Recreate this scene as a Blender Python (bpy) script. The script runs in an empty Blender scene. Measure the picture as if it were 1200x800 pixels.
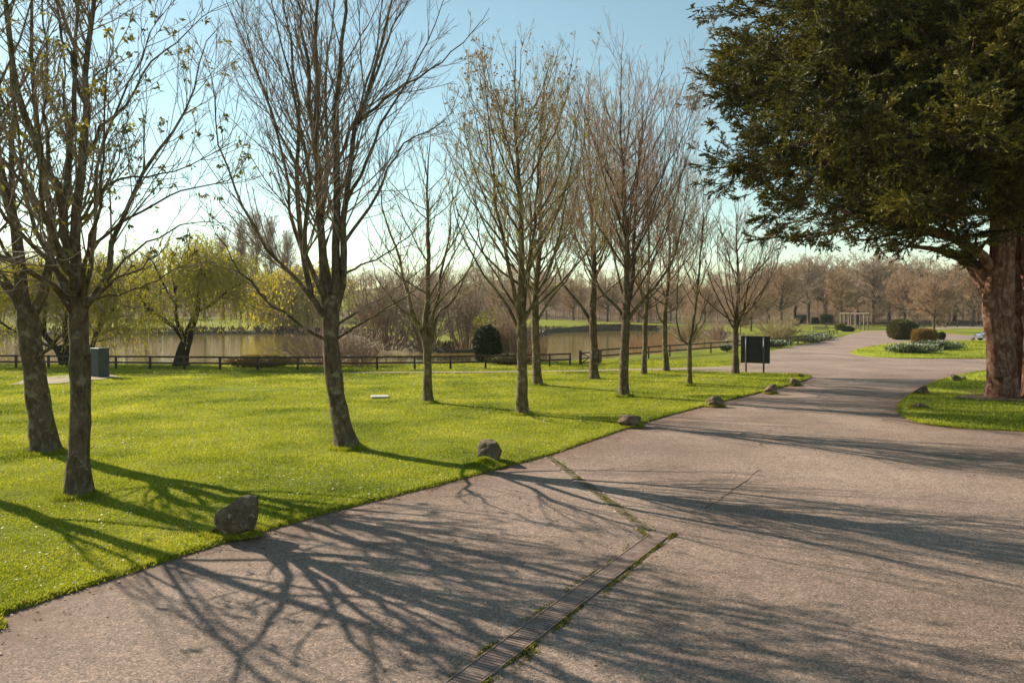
import bpy, bmesh, math, random
import numpy as np
from mathutils import Vector, noise, geometry

# ------------------------------------------------------------------ camera, sky, sun, exposure
SC = bpy.context.scene
COL = SC.collection
FPX, CAM_H, HORIZON = 900.0, 3.0, 370.0
PITCH = math.atan((400 - HORIZON) / FPX)
cam = bpy.data.cameras.new('camera')
cam.lens, cam.sensor_width = 27.0, 36.0
cam.clip_end = 20000
camo = bpy.data.objects.new('camera', cam)
camo.location = (0, 0, CAM_H)
camo.rotation_euler = (math.pi / 2 - PITCH, 0, 0)
COL.objects.link(camo)
SC.camera = camo

SUN_AZ, SUN_EL = 54.0, 31.0            # degrees to the left of the view, degrees up
world = bpy.data.worlds.new('World')
SC.world = world
world.use_nodes = True
wn = world.node_tree
bg = wn.nodes['Background']
sky = wn.nodes.new('ShaderNodeTexSky')
sky.sky_type = 'NISHITA'
sky.sun_disc = False
sky.sun_elevation = math.radians(SUN_EL)
sky.sun_rotation = math.radians(-SUN_AZ)
sky.altitude = 50
sky.air_density = 1.0
sky.dust_density = 0.15
sky.ozone_density = 1.0
tint = wn.nodes.new('ShaderNodeMix')
tint.data_type = 'RGBA'
tint.blend_type = 'MULTIPLY'
tint.inputs[0].default_value = 1.0
tint.inputs[7].default_value = (1.13, 1.165, 0.915, 1)
wn.links.new(sky.outputs[0], tint.inputs[6])
wn.links.new(tint.outputs[2], bg.inputs[0])
bg.inputs[1].default_value = 0.084

sun = bpy.data.lights.new('sun', 'SUN')
sun.energy = 5.0
sun.angle = math.radians(0.36)
sun.color = (1.0, 0.89, 0.73)
suno = bpy.data.objects.new('sun', sun)
COL.objects.link(suno)
sdir = Vector((-math.sin(math.radians(SUN_AZ)) * math.cos(math.radians(SUN_EL)),
               math.cos(math.radians(SUN_AZ)) * math.cos(math.radians(SUN_EL)),
               math.sin(math.radians(SUN_EL))))
suno.rotation_euler = sdir.to_track_quat('Z', 'Y').to_euler()
suno.location = sdir * 100

SC.view_settings.view_transform = 'Standard'
SC.view_settings.look = 'None'
SC.view_settings.exposure = 0.93
SC.view_settings.gamma = 1.0
SC.view_settings.use_curve_mapping = False

SC.render.engine = 'CYCLES'
SC.cycles.max_bounces = 6
SC.cycles.diffuse_bounces = 3
SC.cycles.glossy_bounces = 3
SC.cycles.transmission_bounces = 3
SC.cycles.transparent_max_bounces = 6
SC.cycles.caustics_reflective = False
SC.cycles.caustics_refractive = False

# ------------------------------------------------------------------ helpers
RNG = np.random.default_rng(7)
random.seed(7)


def ray(px, py):
    u, v = (px - 600) / FPX, (400 - py) / FPX
    c, s = math.cos(PITCH), math.sin(PITCH)
    return np.array((u, c + v * s, -s + v * c))


def at(px, py, z=0.0):
    d = ray(px, py)
    t = (z - CAM_H) / d[2]
    return np.array((d[0] * t, d[1] * t, z))


def atd(px, py, y):
    d = ray(px, py)
    t = y / d[1]
    return np.array((d[0] * t, y, CAM_H + d[2] * t))


def nrm(a):
    return a / np.maximum(np.linalg.norm(a, axis=-1, keepdims=True), 1e-9)


def smooth(a, b, x):
    t = np.clip((x - a) / (b - a), 0, 1)
    return t * t * (3 - 2 * t)


def make_mesh(name, V, F, mat=None, smoothed=False):
    """V (n,3); F list of arrays of quads/tris (each (m,k))."""
    me = bpy.data.meshes.new(name)
    V = np.asarray(V, dtype=np.float32)
    if not isinstance(F, (list, tuple)):
        F = [F]
    F = [np.asarray(f, dtype=np.int32) for f in F if len(f)]
    nl = sum(f.size for f in F)
    nf = sum(len(f) for f in F)
    me.vertices.add(len(V))
    me.vertices.foreach_set('co', V.ravel())
    me.loops.add(nl)
    me.polygons.add(nf)
    me.loops.foreach_set('vertex_index', np.concatenate([f.ravel() for f in F]))
    tot = np.concatenate([np.full(len(f), f.shape[1], dtype=np.int32) for f in F])
    start = np.concatenate(([0], np.cumsum(tot)[:-1])).astype(np.int32)
    me.polygons.foreach_set('loop_start', start)
    me.polygons.foreach_set('use_smooth', np.full(nf, smoothed, dtype=bool))
    me.update(calc_edges=True)
    if mat:
        me.materials.append(mat)
    return me


def link(name, me, parent=None, loc=(0, 0, 0)):
    o = bpy.data.objects.new(name, me)
    o.location = loc
    COL.objects.link(o)
    if parent:
        o.parent = parent
    return o


def tag(o, label=None, cat=None, group=None, kind=None):
    if label:
        o['label'] = label
    if cat:
        o['category'] = cat
    if group:
        o['group'] = group
    if kind:
        o['kind'] = kind
    return o


def thing(name, label, cat, loc=(0, 0, 0), rz=0.0, group=None):
    o = bpy.data.objects.new(name, None)
    o.empty_display_size = 0.3
    o.location = loc
    o.rotation_euler = (0, 0, rz)
    COL.objects.link(o)
    return tag(o, label, cat, group)


class MB:
    """collects geometry for one mesh"""
    def __init__(self):
        self.V, self.F, self.n = [], {}, 0

    def add(self, V, F):
        V = np.asarray(V, float).reshape(-1, 3)
        F = np.asarray(F, int)
        self.V.append(V)
        self.F.setdefault(F.shape[1], []).append(F + self.n)
        self.n += len(V)
        return self

    def bm(self, bm):
        bm.verts.ensure_lookup_table()
        V = np.array([v.co[:] for v in bm.verts])
        base = self.n
        self.V.append(V)
        self.n += len(V)
        for f in bm.faces:
            idx = [v.index + base for v in f.verts]
            self.F.setdefault(len(idx), []).append(np.array([idx]))
        bm.free()
        return self

    def box(self, c, s, rz=0.0, bevel=0.01, tilt=None):
        bm = bmesh.new()
        bmesh.ops.create_cube(bm, size=1)
        for v in bm.verts:
            v.co = Vector((v.co.x * s[0], v.co.y * s[1], v.co.z * s[2]))
        if bevel:
            bmesh.ops.bevel(bm, geom=bm.edges[:], offset=min(bevel, min(s) * 0.3), segments=1, affect='EDGES')
        ca, sa = math.cos(rz), math.sin(rz)
        for v in bm.verts:
            x, y, z = v.co
            v.co = Vector((x * ca - y * sa + c[0], x * sa + y * ca + c[1], z + c[2]))
        bm.verts.index_update()
        return self.bm(bm)

    def beam(self, a, b, w, h, bevel=0.006):
        a, b = np.array(a, float), np.array(b, float)
        t = nrm(b - a)
        side = np.cross(t, (0, 0, 1.0))
        side = nrm(side) if np.linalg.norm(side) > 1e-3 else np.array((1.0, 0, 0))
        up = np.cross(side, t)
        bm = bmesh.new()
        bmesh.ops.create_cube(bm, size=1)
        L = np.linalg.norm(b - a)
        for v in bm.verts:
            v.co = Vector((v.co.x * w, v.co.y * L, v.co.z * h))
        if bevel:
            bmesh.ops.bevel(bm, geom=bm.edges[:], offset=min(bevel, min(w, h) * 0.3), segments=1, affect='EDGES')
        m = (a + b) / 2
        for v in bm.verts:
            v.co = Vector(m + side * v.co.x + t * v.co.y + up * v.co.z)
        bm.verts.index_update()
        return self.bm(bm)

    def tubes(self, P, R, k=5, cap=True):
        V, F = tube_arrays(P, R, k)
        self.add(V, F)
        if cap:
            N, M = P.shape[:2]
            if k in (3, 4, 5, 6, 7, 8, 10, 12, 16):
                idx = (np.arange(N) * M * k)[:, None] + np.arange(k)[None]
                end = idx + (M - 1) * k
                self.F.setdefault(k, []).append(end + self.n - len(V))
        return self

    def build(self, name, mat, parent=None, smoothed=False, origin=None):
        V = np.concatenate(self.V)
        if origin is not None:
            V = V - np.asarray(origin)
        me = make_mesh(name, V, [np.concatenate(f) for f in self.F.values()], mat, smoothed)
        return link(name, me, parent)


def tube_arrays(P, R, k):
    P, R = np.asarray(P, float), np.asarray(R, float)
    N, M = P.shape[:2]
    T = np.empty_like(P)
    T[:, 1:-1] = P[:, 2:] - P[:, :-2]
    T[:, 0] = P[:, 1] - P[:, 0]
    T[:, -1] = P[:, -1] - P[:, -2]
    T = nrm(T)
    mean = nrm(P[:, -1] - P[:, 0])
    ref = np.where(np.abs(mean[:, 2:3]) > 0.8, np.array([[1.0, 0.13, 0]]), np.array([[0.1, 0.05, 1.0]]))
    ref = nrm(ref - (ref * mean).sum(-1, keepdims=True) * mean)[:, None, :]
    n1 = nrm(ref - (ref * T).sum(-1, keepdims=True) * T)
    n2 = np.cross(T, n1)
    a = np.linspace(0, 2 * math.pi, k, endpoint=False)
    ring = n1[:, :, None, :] * np.cos(a)[None, None, :, None] + n2[:, :, None, :] * np.sin(a)[None, None, :, None]
    V = (P[:, :, None, :] + ring * R[:, :, None, None]).reshape(-1, 3)
    base = (np.arange(N)[:, None, None] * M + np.arange(M - 1)[None, :, None]) * k
    j = np.arange(k)[None, None, :]
    j2 = (j + 1) % k
    F = np.stack(np.broadcast_arrays(base + j, base + j2, base + k + j2, base + k + j), -1).reshape(-1, 4)
    return V, F


def spline(pts, M):
    """Catmull-Rom through pts (any dims) resampled at M points."""
    p = np.asarray(pts, float)
    if len(p) == 2:
        t = np.linspace(0, 1, M)[:, None]
        return p[0] * (1 - t) + p[1] * t
    q = np.vstack([2 * p[0] - p[1], p, 2 * p[-1] - p[-2]])
    seg = np.linalg.norm(np.diff(p[:, :3], axis=0), axis=1)
    cum = np.concatenate(([0], np.cumsum(seg)))
    out = []
    for s in np.linspace(0, cum[-1], M):
        i = min(np.searchsorted(cum, s, side='right') - 1, len(seg) - 1)
        t = (s - cum[i]) / max(seg[i], 1e-9)
        a, b, c, d = q[i], q[i + 1], q[i + 2], q[i + 3]
        out.append(0.5 * ((2 * b) + (-a + c) * t + (2 * a - 5 * b + 4 * c - d) * t * t + (-a + 3 * b - 3 * c + d) * t ** 3))
    return np.array(out)


def sample(P, R, idx, t):
    """position, tangent, radius on polylines P[idx] at fraction t"""
    M = P.shape[1]
    f = np.clip(t, 0, 0.999) * (M - 1)
    i = f.astype(int)
    w = (f - i)[:, None]
    a, b = P[idx, i], P[idx, i + 1]
    r = R[idx, i] * (1 - w[:, 0]) + R[idx, i + 1] * w[:, 0]
    return a * (1 - w) + b * w, nrm(b - a), r


def lengths(P):
    return np.linalg.norm(np.diff(P, axis=1), axis=2).sum(1)


def march(rng, start, d, L, M, up=0.1, wig=0.12, droop=None, out=None):
    """grow polylines from start along d for length L"""
    N = len(start)
    pts = [start]
    d = nrm(d)
    step = (L / (M - 1))[:, None]
    upv = np.zeros((N, 3))
    for i in range(M - 1):
        u = up if np.ndim(up) == 0 else up[:, None]
        upv[:, 2:3] = u
        d = nrm(d + upv + rng.normal(0, wig, (N, 3)))
        pts.append(pts[-1] + d * step)
    return np.stack(pts, 1)


def grow(rng, P, R, n, flat=None, ang=(30, 50), lf=(0.35, 0.6), t=(0.2, 0.98), up=0.1, wig=0.12, M=5, rr=(0.45, 0.65),
         rmin=0.004, rtip=0.5, per_len=None, taper_len=0.55, lmin=0.05, rmax=9.0):
    """children of the polylines P: n each (or per_len per metre)"""
    L = lengths(P)
    if per_len is not None:
        cnt = rng.poisson(np.maximum(L * per_len, 0.3)) + n
    else:
        cnt = np.full(len(P), n)
    idx = np.repeat(np.arange(len(P)), cnt)
    N = len(idx)
    tt = rng.uniform(t[0], t[1], N)
    p, tan, r = sample(P, R, idx, tt)
    a = np.radians(rng.uniform(ang[0], ang[1], N))[:, None]
    rnd = rng.normal(size=(N, 3))
    perp = nrm(np.cross(tan, rnd))
    if flat is not None:
        perp = nrm(perp * np.array((1, 1, flat)))
    d = tan * np.cos(a) + perp * np.sin(a)
    ln = np.maximum(L[idx] * rng.uniform(lf[0], lf[1], N) * (1 - taper_len * tt), lmin)
    Q = march(rng, p, d, ln, M, up, wig)
    r0 = np.clip(r * rng.uniform(rr[0], rr[1], N), rmin, rmax)
    r1 = np.maximum(r0 * rtip, rmin * 0.7)
    w = np.linspace(0, 1, M)[None]
    return Q, r0[:, None] * (1 - w) + r1[:, None] * w


def leaf_quads(rng, C, D, size, width=0.5, droop=0.0):
    """a diamond-like quad per centre C along D"""
    N = len(C)
    D = nrm(D)
    side = nrm(np.cross(D, rng.normal(size=(N, 3))))
    s = (size if np.ndim(size) else np.full(N, size))[:, None]
    a = C
    b = C + D * s * 0.5 + side * s * width * 0.5
    c = C + D * s
    c[:, 2] -= droop * s[:, 0]
    e = C + D * s * 0.5 - side * s * width * 0.5
    V = np.stack([a, b, c, e], 1).reshape(-1, 3)
    F = np.arange(N * 4).reshape(N, 4)
    return V, F


def inside(poly, X, Y):
    poly = np.asarray(poly)
    res = np.zeros(len(X), bool)
    x0, y0 = poly[:, 0], poly[:, 1]
    x1, y1 = np.roll(x0, -1), np.roll(y0, -1)
    for a, b, c, d in zip(x0, y0, x1, y1):
        if b == d:
            continue
        m = (b > Y) != (d > Y)
        res ^= m & (X < (c - a) * (Y - b) / (d - b) + a)
    return res


def seg_dist(poly, X, Y, closed=True):
    poly = np.asarray(poly)
    best = np.full(len(X), 1e9)
    n = len(poly)
    for i in range(n if closed else n - 1):
        a, b = poly[i][:2], poly[(i + 1) % n][:2]
        ab = b - a
        t = np.clip(((X - a[0]) * ab[0] + (Y - a[1]) * ab[1]) / max(ab @ ab, 1e-9), 0, 1)
        best = np.minimum(best, np.hypot(X - a[0] - t * ab[0], Y - a[1] - t * ab[1]))
    return best


def dense(pts, step, closed=True, jitter=0.0, rng=RNG):
    pts = [np.asarray(p[:2], float) for p in pts]
    out = []
    n = len(pts)
    for i in range(n if closed else n - 1):
        a, b = pts[i], pts[(i + 1) % n]
        L = np.linalg.norm(b - a)
        st = step(np.hypot(*a)) if callable(step) else step
        k = max(1, int(L / st))
        for j in range(k):
            q = a + (b - a) * j / k
            if jitter and j:
                q = q + rng.normal(0, jitter, 2) * min(1, st / 0.2)
            out.append(q)
    if not closed:
        out.append(pts[-1])
    return np.array(out)


def cdt(poly_list, extra, keep):
    """triangulate outlines plus extra points; keep(cx, cy) chooses triangles"""
    pts, edges = [], []
    for poly in poly_list:
        b = len(pts)
        pts += [tuple(p[:2]) for p in poly]
        edges += [(b + i, b + (i + 1) % len(poly)) for i in range(len(poly))]
    pts += [tuple(p) for p in extra]
    V, E, F, *_ = geometry.delaunay_2d_cdt([Vector(p) for p in pts], edges, [], 0, 1e-6)
    V = np.array([v[:] for v in V])
    F = np.array([list(f) for f in F])
    c = V[F].mean(1)
    F = F[keep(c[:, 0], c[:, 1])]
    return V, F


def fbm(x, y, s, seed=0.0):
    return noise.fractal(Vector((x * s + seed, y * s - seed, seed)), 1.0, 2.0, 3)


# ------------------------------------------------------------------ materials
def mat_new(name):
    m = bpy.data.materials.new(name)
    m.use_nodes = True
    nt = m.node_tree
    return m, nt, nt.nodes['Principled BSDF']


def N_(nt, typ, **kw):
    n = nt.nodes.new(typ)
    for k, v in kw.items():
        if k.startswith('i_'):
            n.inputs[k[2:].replace('_', ' ')].default_value = v
        else:
            setattr(n, k, v)
    return n


def ramp(nt, fac, stops, interp='LINEAR'):
    r = nt.nodes.new('ShaderNodeValToRGB')
    r.color_ramp.interpolation = interp
    el = r.color_ramp.elements
    while len(el) > 1:
        el.remove(el[-1])
    el[0].position = stops[0][0]
    el[0].color = (*stops[0][1], 1)
    for p, c in stops[1:]:
        e = el.new(p)
        e.color = (*c, 1)
    nt.links.new(fac, r.inputs[0])
    return r.outputs[0]


def pos_noise(nt, scale, detail=4, rough=0.55, coord='Object', stretch=None, dist=0.0):
    tc = nt.nodes.new('ShaderNodeTexCoord')
    src = tc.outputs[coord]
    if stretch:
        mp = nt.nodes.new('ShaderNodeMapping')
        mp.inputs['Scale'].default_value = stretch
        nt.links.new(src, mp.inputs[0])
        src = mp.outputs[0]
    n = nt.nodes.new('ShaderNodeTexNoise')
    n.inputs['Scale'].default_value = scale
    n.inputs['Detail'].default_value = detail
    n.inputs['Roughness'].default_value = rough
    n.inputs['Distortion'].default_value = dist
    nt.links.new(src, n.inputs['Vector'])
    return n.outputs['Fac']


def mix(nt, fac, a, b, mode='MIX'):
    m = nt.nodes.new('ShaderNodeMix')
    m.data_type = 'RGBA'
    m.blend_type = mode
    for sock, v in ((m.inputs[0], fac), (m.inputs[6], a), (m.inputs[7], b)):
        if hasattr(v, 'links') or isinstance(v, bpy.types.NodeSocket):
            nt.links.new(v, sock)
        elif isinstance(v, (int, float)):
            sock.default_value = v
        else:
            sock.default_value = (*v, 1)
    return m.outputs[2]


def bump(nt, b, h, strength=0.4, dist=0.02):
    n = nt.nodes.new('ShaderNodeBump')
    n.inputs['Strength'].default_value = strength
    n.inputs['Distance'].default_value = dist
    nt.links.new(h, n.inputs['Height'])
    nt.links.new(n.outputs[0], b.inputs['Normal'])


def simple(name, stops, scale=8, rough=0.8, detail=5, bs=0.3, bd=0.01, stretch=None, metal=0.0, spec=0.3, bscale=None):
    m, nt, b = mat_new(name)
    f = pos_noise(nt, scale, detail, stretch=stretch)
    nt.links.new(ramp(nt, f, stops), b.inputs['Base Color'])
    b.inputs['Roughness'].default_value = rough
    b.inputs['Metallic'].default_value = metal
    b.inputs['Specular IOR Level'].default_value = spec
    if bs:
        h = pos_noise(nt, bscale or scale * 4, 4, stretch=stretch)
        bump(nt, b, h, bs, bd)
    return m


def leafy(name, stops, scale=1.5, trans=0.45, tint=(1.0, 1.0, 0.6), rough=0.6, white=True, patch=1.0):
    m, nt, b = mat_new(name)
    if white:
        geo = nt.nodes.new('ShaderNodeNewGeometry')
        f1 = geo.outputs['Random Per Island']
        f2 = pos_noise(nt, scale, 3)
        a = nt.nodes.new('ShaderNodeMath')
        a.operation = 'MULTIPLY_ADD'
        a.inputs[1].default_value = 0.45
        nt.links.new(f1, a.inputs[0])
        c = nt.nodes.new('ShaderNodeMath')
        c.operation = 'MULTIPLY_ADD'
        c.inputs[1].default_value = patch
        c.inputs[2].default_value = 0.28 - 0.5 * patch
        nt.links.new(f2, c.inputs[0])
        nt.links.new(c.outputs[0], a.inputs[2])
        col = ramp(nt, a.outputs[0], stops)
    nt.links.new(col, b.inputs['Base Color'])
    b.inputs['Roughness'].default_value = rough
    b.inputs['Specular IOR Level'].default_value = 0.25
    tr = nt.nodes.new('ShaderNodeBsdfTranslucent')
    nt.links.new(mix(nt, 1.0, col, tint, 'MULTIPLY'), tr.inputs[0])
    ms = nt.nodes.new('ShaderNodeMixShader')
    ms.inputs[0].default_value = trans
    nt.links.new(b.outputs[0], ms.inputs[1])
    nt.links.new(tr.outputs[0], ms.inputs[2])
    nt.links.new(ms.outputs[0], nt.nodes['Material Output'].inputs[0])
    return m


def bark(name, dark, mid, pale, scale=9, patch=(0.30, 0.30, 0.24), patch_amt=0.6):
    m, nt, b = mat_new(name)
    f = pos_noise(nt, scale, 8, 0.7, stretch=(1, 1, 0.45), dist=0.4)
    col = ramp(nt, f, [(0.3, dark), (0.5, mid), (0.72, pale)])
    g = pos_noise(nt, 4.5, 4, 0.6)
    msk = ramp(nt, g, [(0.56, (0, 0, 0)), (0.64, (patch_amt,) * 3)])
    col = mix(nt, msk, col, patch)
    nt.links.new(col, b.inputs['Base Color'])
    b.inputs['Roughness'].default_value = 0.9
    b.inputs['Specular IOR Level'].default_value = 0.15
    h = pos_noise(nt, scale * 3, 6, 0.7, stretch=(1, 1, 0.3))
    bump(nt, b, h, 0.9, 0.03)
    return m


M = {}
M['bark'] = bark('grey_brown_bark', (0.035, 0.024, 0.015), (0.10, 0.072, 0.045), (0.21, 0.16, 0.105), patch=(0.30, 0.27, 0.19), patch_amt=0.45)
M['bark_olive'] = bark('olive_bark', (0.045, 0.032, 0.016), (0.12, 0.09, 0.05), (0.24, 0.19, 0.11), patch=(0.30, 0.28, 0.16))
M['bark_dark'] = bark('dark_willow_bark', (0.012, 0.01, 0.007), (0.03, 0.024, 0.016), (0.06, 0.05, 0.035), patch=(0.05, 0.06, 0.03))
M['twig'] = simple('brown_twig', [(0.3, (0.12, 0.082, 0.054)), (0.7, (0.28, 0.205, 0.14))], 3, 0.75, bs=0)
M['twig_red'] = simple('red_brown_twig', [(0.3, (0.24, 0.155, 0.11)), (0.7, (0.44, 0.31, 0.23))], 3, 0.7, bs=0)
M['twig_olive'] = simple('olive_twig', [(0.3, (0.23, 0.17, 0.08)), (0.7, (0.43, 0.345, 0.18))], 3, 0.7, bs=0)
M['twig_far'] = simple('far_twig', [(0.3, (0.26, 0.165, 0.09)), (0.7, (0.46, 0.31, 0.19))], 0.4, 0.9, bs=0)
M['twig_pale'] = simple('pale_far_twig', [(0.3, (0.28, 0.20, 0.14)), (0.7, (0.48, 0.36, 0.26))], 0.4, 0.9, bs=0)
M['cedar_bark'] = bark('red_fibrous_bark', (0.035, 0.016, 0.010), (0.15, 0.072, 0.048), (0.38, 0.235, 0.17), scale=5, patch=(0.32, 0.22, 0.17), patch_amt=0.5)
M['cedar'] = leafy('conifer_foliage', [(0.2, (0.018, 0.026, 0.009)), (0.48, (0.062, 0.068, 0.015)), (0.78, (0.30, 0.25, 0.042))], 0.6, 0.22, (1, 1, 0.5))  # golden top stop paints sunlit sprays into the leaf colour
M['bud'] = leafy('young_bronze_leaf', [(0.2, (0.09, 0.085, 0.018)), (0.45, (0.19, 0.165, 0.03)), (0.7, (0.30, 0.25, 0.04)), (0.9, (0.22, 0.11, 0.045))], 0.9, 0.35)
M['bud_red'] = leafy('reddish_young_leaf', [(0.2, (0.16, 0.075, 0.035)), (0.6, (0.24, 0.14, 0.05)), (0.9, (0.24, 0.21, 0.04))], 0.9, 0.5)
M['bud_lime'] = leafy('lime_young_leaf', [(0.2, (0.18, 0.20, 0.02)), (0.6, (0.32, 0.30, 0.03)), (0.9, (0.40, 0.36, 0.06))], 0.9, 0.5)
M['willow'] = leafy('willow_leaf', [(0.2, (0.26, 0.245, 0.022)), (0.5, (0.43, 0.395, 0.035)), (0.8, (0.56, 0.50, 0.06))], 0.35, 0.5)
M['willow_bright'] = leafy('bright_willow_leaf', [(0.2, (0.42, 0.34, 0.02)), (0.6, (0.60, 0.49, 0.03)), (0.9, (0.7, 0.58, 0.06))], 0.2, 0.55)
M['evergreen'] = leafy('dark_evergreen_leaf', [(0.2, (0.012, 0.022, 0.008)), (0.6, (0.03, 0.05, 0.015)), (0.9, (0.07, 0.08, 0.025))], 1.0, 0.1)
M['bushleaf'] = leafy('clipped_bush_leaf', [(0.2, (0.05, 0.055, 0.015)), (0.6, (0.11, 0.10, 0.03)), (0.9, (0.17, 0.14, 0.05))], 1.0, 0.15)
M['brownleaf'] = leafy('brown_shrub_leaf', [(0.2, (0.16, 0.09, 0.02)), (0.6, (0.26, 0.16, 0.04)), (0.9, (0.32, 0.21, 0.07))], 1.0, 0.3)
M['greyleaf'] = leafy('grey_green_leaf', [(0.2, (0.06, 0.08, 0.04)), (0.6, (0.14, 0.17, 0.09)), (0.9, (0.26, 0.28, 0.18))], 1.0, 0.25)
M['olive_leaf'] = leafy('olive_shrub_leaf', [(0.2, (0.10, 0.10, 0.02)), (0.6, (0.20, 0.18, 0.035)), (0.9, (0.28, 0.25, 0.06))], 0.8, 0.4)
M['reed'] = leafy('dry_reed', [(0.2, (0.24, 0.13, 0.06)), (0.6, (0.36, 0.21, 0.10)), (0.9, (0.42, 0.30, 0.16))], 0.6, 0.4, (1, 0.9, 0.7))
M['petal'] = leafy('white_petal', [(0.2, (0.7, 0.7, 0.62)), (0.8, (0.85, 0.84, 0.8))], 1.0, 0.3, (1, 1, 0.9))
M['blade'] = leafy('grass_blade', [(0.10, (0.10, 0.14, 0.012)), (0.38, (0.25, 0.29, 0.022)), (0.68, (0.385, 0.40, 0.035)), (0.92, (0.52, 0.49, 0.10))], 0.35, 0.48, (1.1, 1.05, 0.6), patch=1.9)
M['litter'] = leafy('dead_leaf', [(0.2, (0.10, 0.05, 0.025)), (0.6, (0.24, 0.14, 0.07)), (0.9, (0.45, 0.33, 0.2))], 1.0, 0.15, (1, 0.9, 0.7))
M['rock'] = simple('weathered_rock', [(0.28, (0.03, 0.024, 0.018)), (0.5, (0.085, 0.068, 0.05)), (0.66, (0.15, 0.125, 0.09)), (0.76, (0.30, 0.28, 0.22))], 5, 0.95, 8, 0.9, 0.03)
def rocky(name, stops, lichen):
    m, nt, b = mat_new(name)
    col = ramp(nt, pos_noise(nt, 5, 10, 0.75), stops)
    l1 = ramp(nt, pos_noise(nt, 13, 3, 0.6), [(0.62, (0, 0, 0)), (0.68, (0.8,) * 3)])
    col = mix(nt, l1, col, lichen)
    l2 = ramp(nt, pos_noise(nt, 4, 4, 0.6, dist=1.0), [(0.55, (0, 0, 0)), (0.7, (0.5,) * 3)])
    col = mix(nt, l2, col, (0.12, 0.11, 0.03))
    nt.links.new(col, b.inputs['Base Color'])
    b.inputs['Roughness'].default_value = 0.95
    b.inputs['Specular IOR Level'].default_value = 0.15
    bump(nt, b, pos_noise(nt, 11, 10, 0.8), 1.0, 0.06)
    return m


M['rock'] = rocky('weathered_rock', [(0.3, (0.06, 0.042, 0.028)), (0.5, (0.17, 0.125, 0.085)), (0.7, (0.30, 0.24, 0.17))], (0.46, 0.42, 0.34))
M['rock_tan'] = simple('tan_rock', [(0.28, (0.06, 0.045, 0.028)), (0.5, (0.17, 0.13, 0.085)), (0.7, (0.30, 0.25, 0.17))], 5, 0.95, 8, 0.9, 0.03)
M['fence'] = simple('dark_stained_timber', [(0.3, (0.035, 0.022, 0.015)), (0.7, (0.10, 0.068, 0.045))], 6, 0.8, 5, 0.5, 0.008, (1, 1, 1))
M['pale_wood'] = simple('pale_weathered_timber', [(0.3, (0.15, 0.115, 0.085)), (0.7, (0.27, 0.22, 0.17))], 5, 0.8)
M['sign'] = simple('charcoal_board', [(0.3, (0.022, 0.024, 0.028)), (0.7, (0.035, 0.037, 0.042))], 3, 0.55, bs=0.1)
M['pole'] = simple('grey_metal_post', [(0.3, (0.06, 0.06, 0.062)), (0.7, (0.10, 0.10, 0.10))], 4, 0.45, bs=0.05)
M['cabinet'] = simple('dark_teal_painted_metal', [(0.3, (0.028, 0.045, 0.047)), (0.7, (0.042, 0.062, 0.064))], 3, 0.5, bs=0.08)
M['iron'] = simple('rusty_cast_iron', [(0.3, (0.15, 0.10, 0.078)), (0.6, (0.25, 0.175, 0.14)), (0.8, (0.32, 0.24, 0.19))], 9, 0.8, 6, 0.4, 0.004, spec=0.4)
M['hollow_shade'] = simple('painted_hollow_shade', [(0.3, (0.02, 0.016, 0.012)), (0.7, (0.05, 0.04, 0.03))], 9, 0.95, bs=0)  # near-black colour painting the shade of hollows that are not modelled
M['gutter'] = simple('gutter_setts', [(0.3, (0.09, 0.065, 0.045)), (0.55, (0.155, 0.115, 0.08)), (0.75, (0.21, 0.165, 0.12))], 14, 0.9, 6, 0.7, 0.008)
M['kerb'] = simple('worn_kerb', [(0.36, (0.11, 0.083, 0.06)), (0.5, (0.19, 0.148, 0.112)), (0.66, (0.34, 0.27, 0.205))], 5, 0.9)
M['moss'] = simple('moss', [(0.3, (0.05, 0.055, 0.012)), (0.7, (0.16, 0.15, 0.03))], 12, 0.95, 6, 0.9, 0.02)
M['slab'] = simple('pale_concrete', [(0.3, (0.36, 0.34, 0.29)), (0.7, (0.48, 0.46, 0.40))], 9, 0.85)
M['blue'] = simple('dark_blue_paint', [(0.3, (0.018, 0.022, 0.06)), (0.7, (0.03, 0.035, 0.085))], 3, 0.45, bs=0.05)
M['paleblue'] = simple('pale_blue_panel', [(0.3, (0.30, 0.33, 0.48)), (0.7, (0.38, 0.41, 0.56))], 3, 0.5, bs=0.05)
M['carpaint'] = simple('silver_car_paint', [(0.3, (0.24, 0.26, 0.30)), (0.7, (0.28, 0.30, 0.34))], 2, 0.3, bs=0, metal=0.6, spec=0.5)
M['glass'] = simple('dark_car_glass', [(0.3, (0.015, 0.018, 0.022)), (0.7, (0.02, 0.024, 0.03))], 2, 0.08, bs=0, spec=0.6)
M['rubber'] = simple('tyre_rubber', [(0.3, (0.015, 0.015, 0.015)), (0.7, (0.025, 0.025, 0.025))], 8, 0.85, bs=0.2)
M['alloy'] = simple('alloy_rim', [(0.3, (0.4, 0.4, 0.42)), (0.7, (0.5, 0.5, 0.52))], 4, 0.35, bs=0, metal=0.8)
M['soil'] = simple('dark_soil', [(0.3, (0.05, 0.03, 0.018)), (0.7, (0.15, 0.095, 0.06))], 3, 0.95, 6, 0.8, 0.03)


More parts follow.
